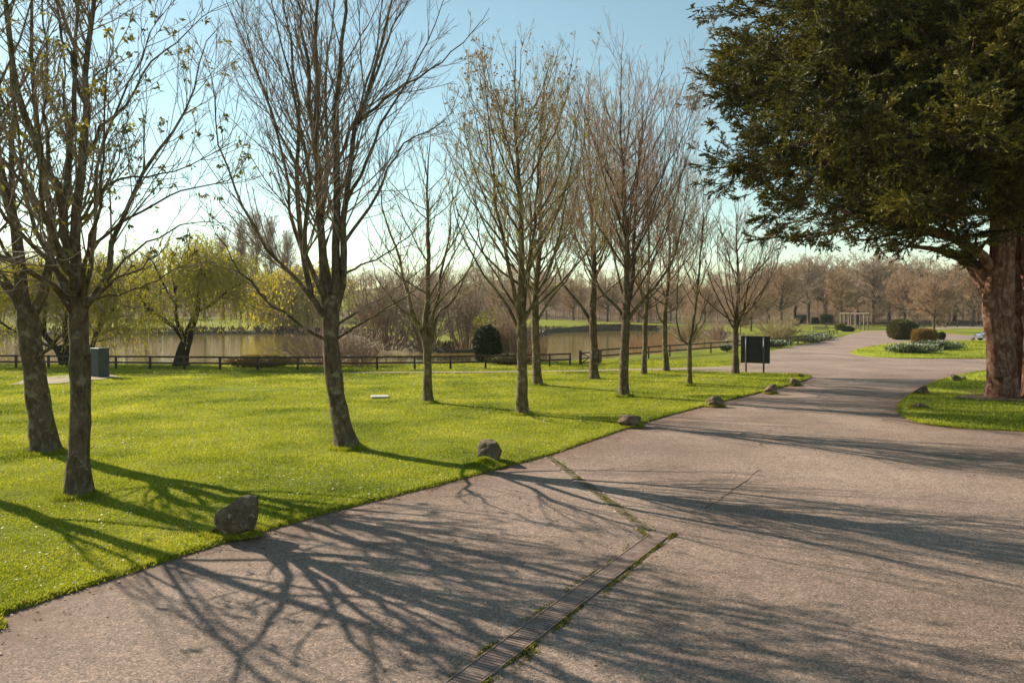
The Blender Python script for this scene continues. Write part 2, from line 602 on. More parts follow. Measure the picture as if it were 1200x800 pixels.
def grass_ground(name, near=True):
    m, nt, b = mat_new(name)
    f = pos_noise(nt, 0.16, 5, 0.6)
    col = ramp(nt, f, [(0.3, (0.13, 0.165, 0.014)), (0.5, (0.195, 0.225, 0.02)), (0.68, (0.26, 0.27, 0.028))])
    f2 = pos_noise(nt, 1.6, 5, 0.65)
    col = mix(nt, 0.75, col, ramp(nt, f2, [(0.3, (0.62, 0.66, 0.55)), (0.5, (1, 1, 1)), (0.7, (1.22, 1.16, 1.2))]), 'MULTIPLY')
    f3 = pos_noise(nt, 24, 3, 0.7)
    col = mix(nt, 0.8, col, ramp(nt, f3, [(0.3, (0.55, 0.6, 0.5)), (0.5, (1, 1, 1)), (0.72, (1.35, 1.3, 1.3))]), 'MULTIPLY')
    nt.links.new(col, b.inputs['Base Color'])
    b.inputs['Roughness'].default_value = 0.9
    b.inputs['Specular IOR Level'].default_value = 0.1
    h = pos_noise(nt, 30, 5, 0.75)
    bump(nt, b, h, 0.9, 0.05)
    return m


M['lawn'] = grass_ground('lawn_grass')


def far_ground():
    """rough ground: grass, with brown woodland floor on the hill"""
    m, nt, b = mat_new('rough_ground')
    f = pos_noise(nt, 0.12, 5, 0.6)
    grass = ramp(nt, f, [(0.3, (0.12, 0.15, 0.014)), (0.5, (0.18, 0.20, 0.018)), (0.68, (0.24, 0.24, 0.026))])
    f2 = pos_noise(nt, 2.0, 5, 0.7)
    grass = mix(nt, 0.8, grass, ramp(nt, f2, [(0.3, (0.6, 0.64, 0.55)), (0.5, (1, 1, 1)), (0.7, (1.25, 1.2, 1.2))]), 'MULTIPLY')
    f3 = pos_noise(nt, 0.05, 6, 0.7)
    wood = ramp(nt, f3, [(0.3, (0.075, 0.05, 0.03)), (0.6, (0.13, 0.095, 0.055)), (0.75, (0.15, 0.13, 0.05))])
    at_ = nt.nodes.new('ShaderNodeAttribute')
    at_.attribute_name = 'wood'
    nt.links.new(mix(nt, at_.outputs['Fac'], grass, wood), b.inputs['Base Color'])
    b.inputs['Roughness'].default_value = 0.95
    b.inputs['Specular IOR Level'].default_value = 0.1
    bump(nt, b, pos_noise(nt, 6, 6, 0.75), 0.9, 0.12)
    return m


M['ground'] = far_ground()


def asphalt(name):
    m, nt, b = mat_new(name)
    big = pos_noise(nt, 0.22, 5, 0.6)
    col = ramp(nt, big, [(0.28, (0.175, 0.122, 0.092)), (0.5, (0.258, 0.186, 0.146)), (0.72, (0.335, 0.248, 0.198))])
    streak = pos_noise(nt, 1.2, 5, 0.6, stretch=(0.4, 1, 1))
    col = mix(nt, 0.7, col, ramp(nt, streak, [(0.3, (0.82, 0.82, 0.84)), (0.5, (1, 1, 1)), (0.7, (1.12, 1.1, 1.07))]), 'MULTIPLY')
    med = pos_noise(nt, 7, 5, 0.7)
    col = mix(nt, 0.75, col, ramp(nt, med, [(0.3, (0.74, 0.73, 0.72)), (0.5, (1, 1, 1)), (0.7, (1.2, 1.19, 1.17))]), 'MULTIPLY')
    vt = nt.nodes.new('ShaderNodeTexCoord')
    for sc_, lo, hi in ((48, 0.45, 1.65), (95, 0.5, 1.55)):       # stones of the surface dressing
        vo = nt.nodes.new('ShaderNodeTexVoronoi')
        vo.inputs['Scale'].default_value = sc_
        nt.links.new(vt.outputs['Object'], vo.inputs['Vector'])
        sp = nt.nodes.new('ShaderNodeSeparateColor')
        nt.links.new(vo.outputs['Color'], sp.inputs[0])
        col = mix(nt, 0.85, col, ramp(nt, sp.outputs[0], [(0.0, (lo, lo * 0.98, lo * 0.95)), (0.25, (0.85, 0.85, 0.85)), (0.75, (1.06, 1.06, 1.06)), (1.0, (hi, hi * 0.98, hi * 0.94))]), 'MULTIPLY')
    trk = pos_noise(nt, 0.55, 4, 0.6, stretch=(1.0, 0.12, 1), dist=0.3)      # polished wheel tracks
    col = mix(nt, 0.8, col, ramp(nt, trk, [(0.32, (0.86, 0.85, 0.84)), (0.5, (1, 1, 1)), (0.66, (1.1, 1.09, 1.08))]), 'MULTIPLY')
    stn = ramp(nt, pos_noise(nt, 0.9, 6, 0.65, dist=0.8), [(0.60, (0, 0, 0)), (0.72, (0.4,) * 3)])   # oil and damp stains
    col = mix(nt, stn, col, (0.10, 0.075, 0.06))
    # soil and leaf dirt washed along the lawn edge
    a = nt.nodes.new('ShaderNodeAttribute')
    a.attribute_name = 'dirt'
    dn = pos_noise(nt, 2.6, 5, 0.7)
    mm = nt.nodes.new('ShaderNodeMath')
    mm.operation = 'MULTIPLY'
    nt.links.new(a.outputs['Fac'], mm.inputs[0])
    nt.links.new(ramp(nt, dn, [(0.35, (0.15,) * 3), (0.62, (1,) * 3)]), mm.inputs[1])
    col = mix(nt, mm.outputs[0], col, (0.15, 0.088, 0.055))
    nt.links.new(col, b.inputs['Base Color'])
    b.inputs['Roughness'].default_value = 0.82
    b.inputs['Specular IOR Level'].default_value = 0.3
    bump(nt, b, pos_noise(nt, 45, 4, 0.8), 0.9, 0.018)
    return m


M['asphalt'] = asphalt('worn_asphalt')
M['path'] = simple('pale_path_gravel', [(0.3, (0.20, 0.16, 0.09)), (0.7, (0.32, 0.26, 0.17))], 1.5, 0.9, 6, 0.5, 0.02)


def water_mat():
    m, nt, b = mat_new('pond_water')
    f = pos_noise(nt, 0.05, 3)
    nt.links.new(ramp(nt, f, [(0.3, (0.19, 0.135, 0.028)), (0.7, (0.25, 0.175, 0.042))]), b.inputs['Base Color'])
    b.inputs['Roughness'].default_value = 0.06
    b.inputs['IOR'].default_value = 1.33
    b.inputs['Specular IOR Level'].default_value = 0.5
    bump(nt, b, pos_noise(nt, 1.1, 4, 0.6, stretch=(0.5, 1, 1)), 0.25, 0.05)
    return m


M['water'] = water_mat()

# ------------------------------------------------------------------ setting: ground, pond, roads, lawns
def px_poly(pts, z=0.0):
    return [at(x, y, z)[:2] for x, y in pts]


WATER_Z = -0.6
pond_px = [(-500, 396), (-200, 394), (0, 392.5), (150, 392), (330, 391), (400, 393), (428, 399), (440, 407), (470, 413), (530, 414),
           (590, 411), (625, 400), (640, 390.5), (720, 387.5), (790, 387.5), (828, 391), (872, 397.5)]
near_px = [(872, 402.5), (860, 405.5), (800, 411), (725, 417.5), (690, 421), (640, 424.3), (612, 424), (604, 419.5), (585, 416.5), (562, 417), (552, 422), (535, 426),
           (450, 427.2), (400, 427.6), (300, 427.3), (150, 426.6), (0, 426.2), (-200, 425.5), (-500, 423)]
pond = dense(px_poly(pond_px, WATER_Z) + px_poly(near_px, -0.05), lambda d: d * 0.022, jitter=0.12)
# smooth the outline a little
for _ in range(2):
    pond = (np.roll(pond, 1, 0) + 2 * pond + np.roll(pond, -1, 0)) / 4


def ring_offset(poly, d):
    t = np.roll(poly, -1, 0) - np.roll(poly, 1, 0)
    n = nrm(np.stack([t[:, 1], -t[:, 0]], 1))
    area = 0.5 * np.sum(poly[:, 0] * np.roll(poly[:, 1], -1) - np.roll(poly[:, 0], -1) * poly[:, 1])
    return poly + n * d * (1 if area > 0 else -1)


bank_top = ring_offset(pond, 0.9)


def height(x, y):
    x, y = np.asarray(x, float), np.asarray(y, float)
    r = np.hypot(x, y)
    left = 1 - smooth(-10, 60, x)
    h = left * 2.2 * smooth(150, 200, y) + 0.6 * (1 - left) * smooth(150, 220, y)
    h = h + 16 * smooth(215, 420, r - 25 * smooth(-50, 120, x)) * smooth(0, 120, y)
    h = h + (3.0 * np.sin(x * 0.013 + 0.6) + 1.5 * np.sin(x * 0.037 + 2.0) + 1.2 * np.sin(x * 0.09 + y * 0.02)) * smooth(240, 420, r)
    return h


rng = np.random.default_rng(3)
ext = [(-3000, -60), (3000, -60), (3000, 4500), (-3000, 4500)]
grid = []
for st, (x0, x1, y0, y1) in ((6, (-130, 140, -30, 150)), (7, (-330, 330, 150, 480)), (150, (-2900, 2900, 500, 4400))):
    gx, gy = np.meshgrid(np.arange(x0, x1, st), np.arange(y0, y1, st))
    g = np.stack([gx.ravel(), gy.ravel()], 1) + rng.normal(0, st * 0.15, (gx.size, 2))
    grid.append(g)
grid = np.concatenate(grid)
dd = seg_dist(bank_top, grid[:, 0], grid[:, 1])
grid = grid[(dd > 1.2) & ~inside(bank_top, grid[:, 0], grid[:, 1])]
V, F = cdt([np.array(ext, float), bank_top], grid, lambda x, y: ~inside(bank_top, x, y))
Z = height(V[:, 0], V[:, 1])
V3 = np.column_stack([V, Z])
gm = make_mesh('ground', V3, F, M['ground'], True)
wood = smooth(205, 250, np.hypot(V[:, 0], V[:, 1]))
# a bright field showing on the hillside
fd = np.hypot((V[:, 0] - (-61)) / 10, (V[:, 1] - 305) / 45)
wood = np.where(fd < 1, 0.0, wood)
att = gm.attributes.new('wood', 'FLOAT', 'POINT')
att.data.foreach_set('value', wood.astype(np.float32))
tag(link('ground', gm), kind='structure')

# pond bank and water
nb = len(pond)
rings = [np.column_stack([bank_top, height(bank_top[:, 0], bank_top[:, 1])]),
         np.column_stack([ring_offset(pond, 0.35), np.full(nb, -0.18)]),
         np.column_stack([pond, np.full(nb, -0.62)]),
         np.column_stack([ring_offset(pond, -1.2), np.full(nb, -1.3)])]
i = np.arange(nb)
F = np.concatenate([np.stack([i + k * nb, (i + 1) % nb + k * nb, (i + 1) % nb + (k + 1) * nb, i + (k + 1) * nb], 1) for k in range(3)])
M['bank'] = simple('muddy_bank', [(0.3, (0.035, 0.025, 0.014)), (0.55, (0.09, 0.07, 0.035)), (0.75, (0.14, 0.13, 0.04))], 1.5, 0.95, 6, 0.9, 0.1)
tag(link('pond_bank', make_mesh('pond_bank', np.concatenate(rings), F, M['bank'], True)), kind='structure')
wp = ring_offset(pond, 0.25)
V, F = cdt([wp], [], lambda x, y: inside(wp, x, y))
tag(link('pond_water', make_mesh('pond_water', np.column_stack([V, np.full(len(V), WATER_Z)]), F, M['water'])), kind='structure')


def sheet(name, outline, z, mat, spacing=1.2, relief=0.0, skirt=0.0, dirt_from=None, holes=(), far_cap=80):
    o = np.asarray(outline)
    x0, y0 = o.min(0)
    x1, y1 = o.max(0)
    pts = []
    for (ya, yb, st) in ((y0, min(y1, 30), spacing), (30, min(y1, far_cap), spacing * 2.5)):
        if yb > ya:
            gx, gy = np.meshgrid(np.arange(x0, x1, st), np.arange(ya, yb, st))
            pts.append(np.stack([gx.ravel(), gy.ravel()], 1) + RNG.normal(0, st * 0.12, (gx.size, 2)))
    pts = np.concatenate(pts) if pts else np.zeros((0, 2))
    if len(pts):
        ok = inside(o, pts[:, 0], pts[:, 1]) & (seg_dist(o, pts[:, 0], pts[:, 1]) > spacing * 0.25)
        pts = pts[ok]
    V, F = cdt([o], pts, lambda x, y: inside(o, x, y))
    zz = np.full(len(V), z)
    if relief:
        ed = seg_dist(o, V[:, 0], V[:, 1])
        zz += np.array([relief * fbm(a, b, 0.16, 3.1) + relief * 0.25 * fbm(a, b, 0.7, 8) for a, b in V]) * np.clip(ed / 1.0, 0.15, 1)
    V3 = np.column_stack([V, zz])
    faces = [F]
    if skirt:
        n = len(o)
        low = np.column_stack([ring_offset(o, 0.015), np.full(n, z - skirt)])
        b = len(V3)
        # the outline vertices come first in the triangulation
        top_i = np.array([int(np.argmin((V[:, 0] - p[0]) ** 2 + (V[:, 1] - p[1]) ** 2)) for p in o])
        V3 = np.vstack([V3, low])
        i = np.arange(n)
        faces.append(np.stack([top_i, np.roll(top_i, -1), b + (i + 1) % n, b + i], 1))
    me = make_mesh(name, V3, faces, mat, bool(relief))
    if dirt_from is not None:
        d = np.full(len(V3), 1e9)
        for e in dirt_from:
            d = np.minimum(d, seg_dist(e, V3[:, 0], V3[:, 1], closed=False))
        a = me.attributes.new('dirt', 'FLOAT', 'POINT')
        a.data.foreach_set('value', np.clip(1.2 - d / 0.95, 0, 0.95).astype(np.float32))
    return tag(link(name, me), kind='structure')


step = lambda d: max(0.10, d * 0.012)
edge_px = [(-420, 860), (-180, 780), (0, 722), (65, 700), (130, 679), (250, 640), (330, 617), (400, 597), (480, 577), (560, 556), (640, 534),
           (690, 517), (740, 500), (790, 485), (840, 472), (890, 460), (925, 451), (945, 444.5), (947, 441.5), (930, 439.3), (890, 438), (850, 436.8), (800, 435.9)]
edge_w = px_poly(edge_px)
edge_w[0] = np.array([-14.0, 2.0])
road_edge = spline(np.array(edge_w), 400)
back = px_poly([(720, 436.5), (600, 438.2), (500, 438.8), (380, 439.2), (200, 439.4), (0, 438.8), (-200, 438), (-600, 437)])
lawn_out = np.vstack([dense(list(road_edge), step, False, 0.012), dense(back, 2.0, False), [(-60, 2.0)]])
sheet('lawn', lawn_out, 0.05, M['lawn'], 0.9, 0.07, 0.06, far_cap=45)

right_px = [(1330, 521), (1250, 512), (1200, 506), (1150, 503.5), (1100, 499.5), (1070, 494), (1057, 486), (1054, 478), (1060, 470), (1078, 458),
            (1105, 446), (1135, 439), (1162, 435), (1210, 432.5), (1330, 432)]
right_w = spline(np.array(px_poly(right_px)), 200)
right_out = np.vstack([dense(list(right_w), step, False, 0.012)])
sheet('lawn', right_out, 0.05, M['lawn'], 0.9, 0.06, 0.06)

isl_px = [(1330, 420.5), (1200, 420.3), (1120, 420.4), (1060, 420), (1020, 418), (1000, 415.2), (997, 413.3), (1003, 410), (1025, 405.5), (1050, 402.2), (1085, 400.3), (1150, 399.2), (1330, 398.6)]
isl_w = spline(np.array(px_poly(isl_px)), 160)
isl_out = dense(list(isl_w), 0.4, True, 0.02)
sheet('lawn', isl_out, 0.05, M['lawn'], 2.0, 0.06, 0.06, far_cap=140)

# road: one sheet under and between the lawns
road_px_far = [(800, 434.5), (835, 431.5), (868, 426.5), (885, 418.5), (902, 412), (940, 404), (980, 395.5), (1005, 389.8), (1018, 386.5)]
road_far = spline(np.array(px_poly(road_px_far)), 60)
road_far_r = px_poly([(1040, 385.6), (1062, 386.8), (1085, 389), (1130, 392.5), (1160, 394.5), (1330, 396.0)])
road_out = np.vstack([[(-16, 0.5), (-13.2, 2.2)], dense([p + np.array([-0.25, 0.2]) for p in road_edge[8:360:6]], 0.6, False),
                      np.array(px_poly([(900, 437), (830, 436.0)])), dense(list(road_far), 0.8, False, 0.03), np.array(road_far_r),
                      np.array([(95, 95), (70, 30), (40, 8), (16, 0.5)])])
sheet('road', road_out, 0.012, M['asphalt'], 0.35, 0, 0, dirt_from=[road_edge[:330], right_w], far_cap=150)

# footpath running in front of the fence
pc = [(360, 437.6), (450, 436.9), (540, 436.2), (600, 435.9), (680, 434.8), (740, 433.6), (790, 432.8), (830, 431.9), (872, 431)]
cw = spline(np.array(px_poly(pc)), 80)
tn = nrm(np.gradient(cw, axis=0))
nn = np.stack([-tn[:, 1], tn[:, 0]], 1)
wd = np.interp(np.linspace(0, 1, 80), [0, 0.3, 0.7, 0.9, 1], [0.2, 0.35, 0.5, 0.9, 1.4])[:, None]
pth = np.vstack([cw + nn * wd, (cw - nn * wd)[::-1]])
tag(link('path', make_mesh('path', np.column_stack([pth, np.full(160, 0.03)]),
    np.array([[k, k + 1, 158 - k, 159 - k] for k in range(79)]), M['path'])), kind='structure')
# pale worn patch round the utility cabinet
pp = dense(px_poly([(10, 453), (40, 446), (66, 442.5), (97, 440.5), (125, 440.5), (142, 443.5), (122, 446.5), (100, 448), (72, 451.5), (40, 453)]), 0.4, True, 0.05)
V, F = cdt([pp], [], lambda x, y: inside(pp, x, y))
tag(link('path', make_mesh('worn_patch', np.column_stack([V, np.full(len(V), 0.105)]), F, M['path'])), kind='structure')
# far path under the distant fence
fp = px_poly([(1085, 387), (1130, 385.8), (1200, 385.2), (1330, 385), (1330, 383.4), (1200, 383.5), (1130, 383.8), (1080, 385.2)])
V, F = cdt([np.array(fp)], [], lambda x, y: inside(fp, x, y))
tag(link('path', make_mesh('far_path', np.column_stack([V, height(V[:, 0], V[:, 1]) + 0.06]), F, M['path'])), kind='structure')

# ------------------------------------------------------------------ grass blades, daisies, litter
def lawn_z(x, y, o, z=0.05, relief=0.07):
    ed = seg_dist(o, x, y)
    zz = np.array([relief * fbm(a, b, 0.16, 3.1) + relief * 0.25 * fbm(a, b, 0.7, 8) for a, b in zip(x, y)])
    return z + zz * np.clip(ed, 0.15, 1)


_gx = np.arange(-62, 30, 0.5)
_gy = np.arange(0, 62, 0.5)
_T = np.array([[0.07 * fbm(a, b, 0.16, 3.1) + 0.0175 * fbm(a, b, 0.7, 8) for a in _gx] for b in _gy])


def rel(x, y):
    fx, fy = (x - _gx[0]) / 0.5, (y - _gy[0]) / 0.5
    ix, iy = np.clip(fx.astype(int), 0, len(_gx) - 2), np.clip(fy.astype(int), 0, len(_gy) - 2)
    u, v = fx - ix, fy - iy
    return _T[iy, ix] * (1 - u) * (1 - v) + _T[iy, ix + 1] * u * (1 - v) + _T[iy + 1, ix] * (1 - u) * v + _T[iy + 1, ix + 1] * u * v


def scatter(n, y0, y1, x_half, rng, power=1.0):
    # more per square metre close by, fewer far off
    u = rng.uniform(0, 1, n)
    y = y0 * (y1 / y0) ** u
    x = rng.uniform(-1, 1, n) * x_half(y)
    return x, y


def blades(x, y, z, rng, hscale=1.0):
    N = len(x)
    d = np.hypot(x, y)
    h = rng.uniform(0.012, 0.034, N) * hscale * (0.75 + d / 26)
    w = rng.uniform(0.005, 0.010, N) * (0.8 + d / 9)
    a = rng.uniform(0, 2 * math.pi, N)
    lean = rng.normal(0, 0.55, (N, 2)) * h[:, None]
    c = np.stack([x, y, z - 0.004], 1)
    s = np.stack([np.cos(a), np.sin(a), np.zeros(N)], 1) * w[:, None] * 0.5
    tip = c + np.stack([lean[:, 0], lean[:, 1], h], 1)
    V = np.stack([c - s, c + s, tip], 1).reshape(-1, 3)
    return V, np.arange(3 * N).reshape(N, 3)


rng = np.random.default_rng(11)
mb = MB()
x, y = scatter(1050000, 6.0, 43, lambda y: y * 0.74 + 1.5, rng)
ok = inside(lawn_out[::3], x, y)
x, y = x[ok], y[ok]
ed = seg_dist(lawn_out[::4], x, y)
tall = 1 + 0.8 * np.exp(-ed / 0.12)
z = 0.05 + rel(x, y) * np.clip(ed, 0.15, 1)
mb.add(*blades(x, y, z, rng, tall))
# fringe that hangs over the kerbless edge
e = road_edge[10:360]
k = rng.integers(0, len(e) - 1, 26000)
f = rng.uniform(0, 1, (26000, 1))
p = e[k] * (1 - f) + e[k + 1] * f + rng.normal(0, 0.03, (26000, 2))
mb.add(*blades(p[:, 0], p[:, 1], np.full(26000, 0.03), rng, 1.25))
x, y = scatter(150000, 18, 43, lambda y: y * 0.74 + 1.5, rng)
ok = inside(right_out, x, y)
x, y = x[ok], y[ok]
mb.add(*blades(x, y, 0.05 + rel(np.clip(x, -60, 28), y), rng, 1.3))
for outl, nn_, yy in ((isl_out, 60000, (52, 100)),):
    x = rng.uniform(outl[:, 0].min(), 75, nn_)
    y = rng.uniform(yy[0], yy[1], nn_)
    ok = inside(outl, x, y)
    mb.add(*blades(x[ok], y[ok], np.full(ok.sum(), 0.05), rng, 0.8))
x, y = rng.uniform(-36, 18, 70000), rng.uniform(40.5, 52, 70000)
ok = ~inside(bank_top, x, y) & ~inside(road_out, x, y) & ~inside(pth, x, y) & ~inside(lawn_out[::3], x, y)
mb.add(*blades(x[ok], y[ok], np.full(ok.sum(), 0.0), rng, 1.2))
e = right_w[10:150]
k = rng.integers(0, len(e) - 1, 7000)
f = rng.uniform(0, 1, (7000, 1))
p = e[k] * (1 - f) + e[k + 1] * f + rng.normal(0, 0.03, (7000, 2))
mb.add(*blades(p[:, 0], p[:, 1], np.full(7000, 0.03), rng, 1.2))
tag(mb.build('grass', M['blade']), kind='stuff')

# daisies dotted over the lawn
x, y = scatter(5200, 8, 43, lambda y: y * 0.74, rng)
pn = np.array([noise.noise(Vector((a * 0.25, b * 0.25, 4.0))) for a, b in zip(x, y)])
ok = inside(lawn_out[::3], x, y) & (pn > rng.uniform(-0.25, 0.45, len(x)))
x, y = x[ok], y[ok]
mb = MB()
N = len(x)
zc = 0.05 + rel(x, y) + rng.uniform(0.04, 0.06, N)
rad = rng.uniform(0.008, 0.014, N) * (0.8 + y / 40)
ang = np.linspace(0, 2 * math.pi, 6, endpoint=False)
til = rng.normal(0, 0.35, (N, 2))
ring = np.stack([np.cos(ang), np.sin(ang)], 1)
V = np.stack([x[:, None] + ring[None, :, 0] * rad[:, None], y[:, None] + ring[None, :, 1] * rad[:, None],
              zc[:, None] + (ring[None, :, 0] * til[:, :1] + ring[None, :, 1] * til[:, 1:]) * rad[:, None]], -1).reshape(-1, 3)
mb.add(V, np.arange(6 * N).reshape(N, 6))
tag(mb.build('daisy_flowers', M['petal']), kind='stuff')

# dead leaves and grit lying along the road edge
k = rng.integers(5, 330, 1500)
p = road_edge[k] + np.abs(rng.normal(0, 0.32, (1500, 1))) * np.array([[0.75, -0.65]]) + rng.normal(0, 0.1, (1500, 2))
q = np.vstack([rng.uniform((-4, 5), (10, 24), (800, 2)), np.array([(-7, 12.6), (-10, 16.5), (-3.7, 17)])[rng.integers(0, 3, 500)] + rng.normal(0, 1.6, (500, 2))])
p = np.vstack([p, q])
D = nrm(np.column_stack([rng.normal(size=(len(p), 2)), rng.normal(0, 0.15, len(p))]))
V, F = leaf_quads(rng, np.column_stack([p, np.full(len(p), 0.022)]), D, rng.uniform(0.012, 0.05, len(p)), 0.6)
onl = inside(lawn_out[::3], V[:, 0], V[:, 1])
V[:, 2] = np.maximum(V[:, 2], 0.016) + onl * 0.06
mb = MB().add(V, F)
tag(mb.build('leaf_litter', M['litter']), kind='stuff')

# ------------------------------------------------------------------ drain channel, gutter, road crack
def strip_frame(a, b):
    a, b = np.array(a, float), np.array(b, float)
    t = nrm(b - a)
    return a, b, t, np.array([-t[1], t[0]]), np.linalg.norm(b - a)


# grate: left edge / right edge in the picture
g0, g1 = at(534, 797)[:2], at(757, 630)[:2]
h0, h1 = at(567, 795)[:2], at(786, 627)[:2]
ca, cb = (g0 + h0) / 2, (g1 + h1) / 2
ca = ca - nrm(cb - ca) * 1.5
a, b, t, n, L = strip_frame(ca, cb)
wid = 0.25
drain = thing('drain_grate', 'long rusty slotted drain grate set across the asphalt', 'drain', (a[0], a[1], 0))
mb = MB()
z0 = 0.0165
for s in (-1, 1):
    q = n * s * (wid / 2)
    mb.beam((*(a + q), z0 + 0.004), (*(b + q), z0 + 0.004), 0.022, 0.016, 0.003)
mb.build('frame', M['iron'], drain, origin=(a[0], a[1], 0))
mb = MB()
pitch = 0.045
m = int(L / pitch)
for k in range(m):
    if k % 12 == 11:
        continue
    c = a + t * (k + 0.5) * pitch
    c1, c2 = c - n * (wid / 2 - 0.02), c + n * (wid / 2 - 0.02)
    mb.beam((*c1, z0 + 0.002), (*c2, z0 + 0.002), 0.032, 0.012, 0)
for k in range(11, m, 12):
    c = a + t * (k + 0.5) * pitch
    mb.beam((*(c - n * (wid / 2 - 0.02)), z0 + 0.003), (*(c + n * (wid / 2 - 0.02)), z0 + 0.003), 0.05, 0.013, 0)
mb.build('grating', M['iron'], drain, origin=(a[0], a[1], 0))
mb = MB()
mb.beam((*a, 0.0135), (*b, 0.0135), wid - 0.03, 0.003, 0)
mb.build('channel', M['hollow_shade'], drain, origin=(a[0], a[1], 0))  # flat strip, its dark colour stands for shaded depth below the bars


def ragged(name, a, b, off, w, z, mat, seed, gaps=0.15, lab=None, cat=None, parent=None, h=0.012):
    """an uneven low strip along a line"""
    a, b, t, n, L = strip_frame(a, b)
    k = int(L / 0.035)
    s = np.linspace(0, L, k)
    wl = np.array([max(0.0, w * (0.55 + 0.9 * fbm(q, seed, 1.3, seed)) - gaps * w) for q in s])
    wr = np.array([max(0.0, w * (0.55 + 0.9 * fbm(q, seed + 9, 1.7, seed)) - gaps * w) for q in s])
    c = a[None] + t[None] * s[:, None] + n[None] * off
    c = c + n[None] * np.array([0.10 * fbm(q, seed + 3, 0.9, seed) for q in s])[:, None]
    P = [np.column_stack([c + n * wl[:, None], np.full(k, z)]), np.column_stack([c, np.full(k, z + h)]), np.column_stack([c - n * wr[:, None], np.full(k, z)])]
    i = np.arange(k - 1)
    F = np.concatenate([np.stack([i + r * k, i + 1 + r * k, i + 1 + (r + 1) * k, i + (r + 1) * k], 1) for r in range(2)])
    return link(name, make_mesh(name, np.concatenate(P), F, mat, True), parent)




def moss_strip(a, b, off, w, n, seed, cut=0.0, one_sided=0, name='moss'):
    rng = np.random.default_rng(int(seed * 10))
    a, b, t, n_, L = strip_frame(a, b)
    s = rng.uniform(0, L, n)
    q = rng.normal(0, 0.5, n)
    if one_sided:
        q = np.abs(q) * one_sided
    nz = np.array([noise.fractal(Vector((v * 2.2, seed, u * 1.5)), 1, 2, 3) for v, u in zip(s, q)])
    ok = nz > cut + 0.35 * np.abs(q) + rng.normal(0, 0.12, n)
    s, q = s[ok], q[ok]
    p = a[None] + t[None] * s[:, None] + n_[None] * (off + q * w)[:, None]
    V, F = blades(p[:, 0], p[:, 1], np.full(len(p), 0.018), rng, 0.35)
    C = np.column_stack([p, np.full(len(p), 0.02)])
    D = nrm(np.column_stack([rng.normal(size=(len(p), 2)), rng.uniform(0.0, 0.5, len(p))]))
    mb = MB().add(V, F)
    mb.add(*leaf_quads(rng, C, D, rng.uniform(0.01, 0.028, len(p)), 0.8))
    return tag(mb.build(name, M['moss_leaf'], None), kind='stuff')


M['moss_leaf'] = leafy('moss_tuft', [(0.2, (0.07, 0.06, 0.012)), (0.5, (0.17, 0.15, 0.02)), (0.85, (0.30, 0.26, 0.035))], 2.0, 0.3)
moss_strip(a, b + t * 0.2, -wid / 2 - 0.015, 0.10, 9000, 2.3, -0.02, -1)
moss_strip(a, b, wid / 2 + 0.02, 0.06, 2500, 5.1, 0.12, 1)

# gutter of setts from the lawn to the grate
u0, u1 = at(637, 538)[:2], at(752, 629)[:2]
v0, v1 = at(651, 535)[:2], at(776, 624)[:2]
c0, c1 = (u0 + v0) / 2, (u1 + v1) / 2
a2, b2, t2, n2, L2 = strip_frame(c0, c1 - nrm(c1 - c0) * 0.16)
gut = thing('gutter_strip', 'mossy sunken gutter strip of worn setts running from lawn to drain grate', 'gutter', (a2[0], a2[1], 0))
mb = MB()
for s in (-1, 1):
    q = n2 * s * 0.105
    mb.beam((*(a2 + q), 0.0185), (*(b2 + q), 0.0185), 0.03, 0.012, 0.003)
mb.build('kerb', M['kerb'], gut, origin=(a2[0], a2[1], 0))
mb = MB()
rng = np.random.default_rng(5)
for k in range(int(L2 / 0.2)):
    for s in (-0.5, 0.5):
        c = a2 + t2 * (k + 0.5 + 0.25 * s) * 0.2 + n2 * s * 0.088
        q = c - t2 * 0.092
        r_ = c + t2 * 0.092
        zz = 0.0155 + rng.uniform(-0.002, 0.003)
        mb.beam((*q, zz), (*r_, zz), 0.082, 0.010, 0.003)
mb.build('setts', M['gutter'], gut, origin=(a2[0], a2[1], 0))
mb = MB()
mb.beam((*a2, 0.0125), (*b2, 0.0125), 0.18, 0.003, 0)
mb.build('joints', M['moss'], gut, origin=(a2[0], a2[1], 0))
moss_strip(a2 - t2 * 0.1, a2 + t2 * L2 * 0.3, 0.02, 0.09, 1500, 8.2, -0.15)
moss_strip(a2 + t2 * L2 * 0.35, b2, 0.02, 0.09, 2400, 12.4, -0.02)
moss_strip(b2 - t2 * 0.1, b2 + t2 * 0.35, -0.12, 0.06, 500, 14.4, -0.2)

# crack line in the road
ck = at(828, 597)[:2], at(892, 551)[:2]
tag(ragged('road_crack', ck[0], ck[1], 0, 0.028, 0.0145, M['soil'], 3.0, 0.1, h=0.003), kind='structure')
ck = at(1150, 546)[:2], at(1215, 541)[:2]
tag(ragged('road_crack', ck[0], ck[1], 0, 0.03, 0.0145, M['slab'], 4.0, 0.2, h=0.003), kind='structure')

# pale square cover in the lawn
p = at(445, 467.5)
o = MB().box((0, 0, 0), (0.62, 0.62, 0.06), 0.2, 0.008).build('paving_slab', M['slab'])
o.location = (p[0], p[1], 0.105 + float(rel(np.array([p[0]]), np.array([p[1]]))[0]))
tag(o, 'small pale square paving slab lying flat in the lawn', 'slab')


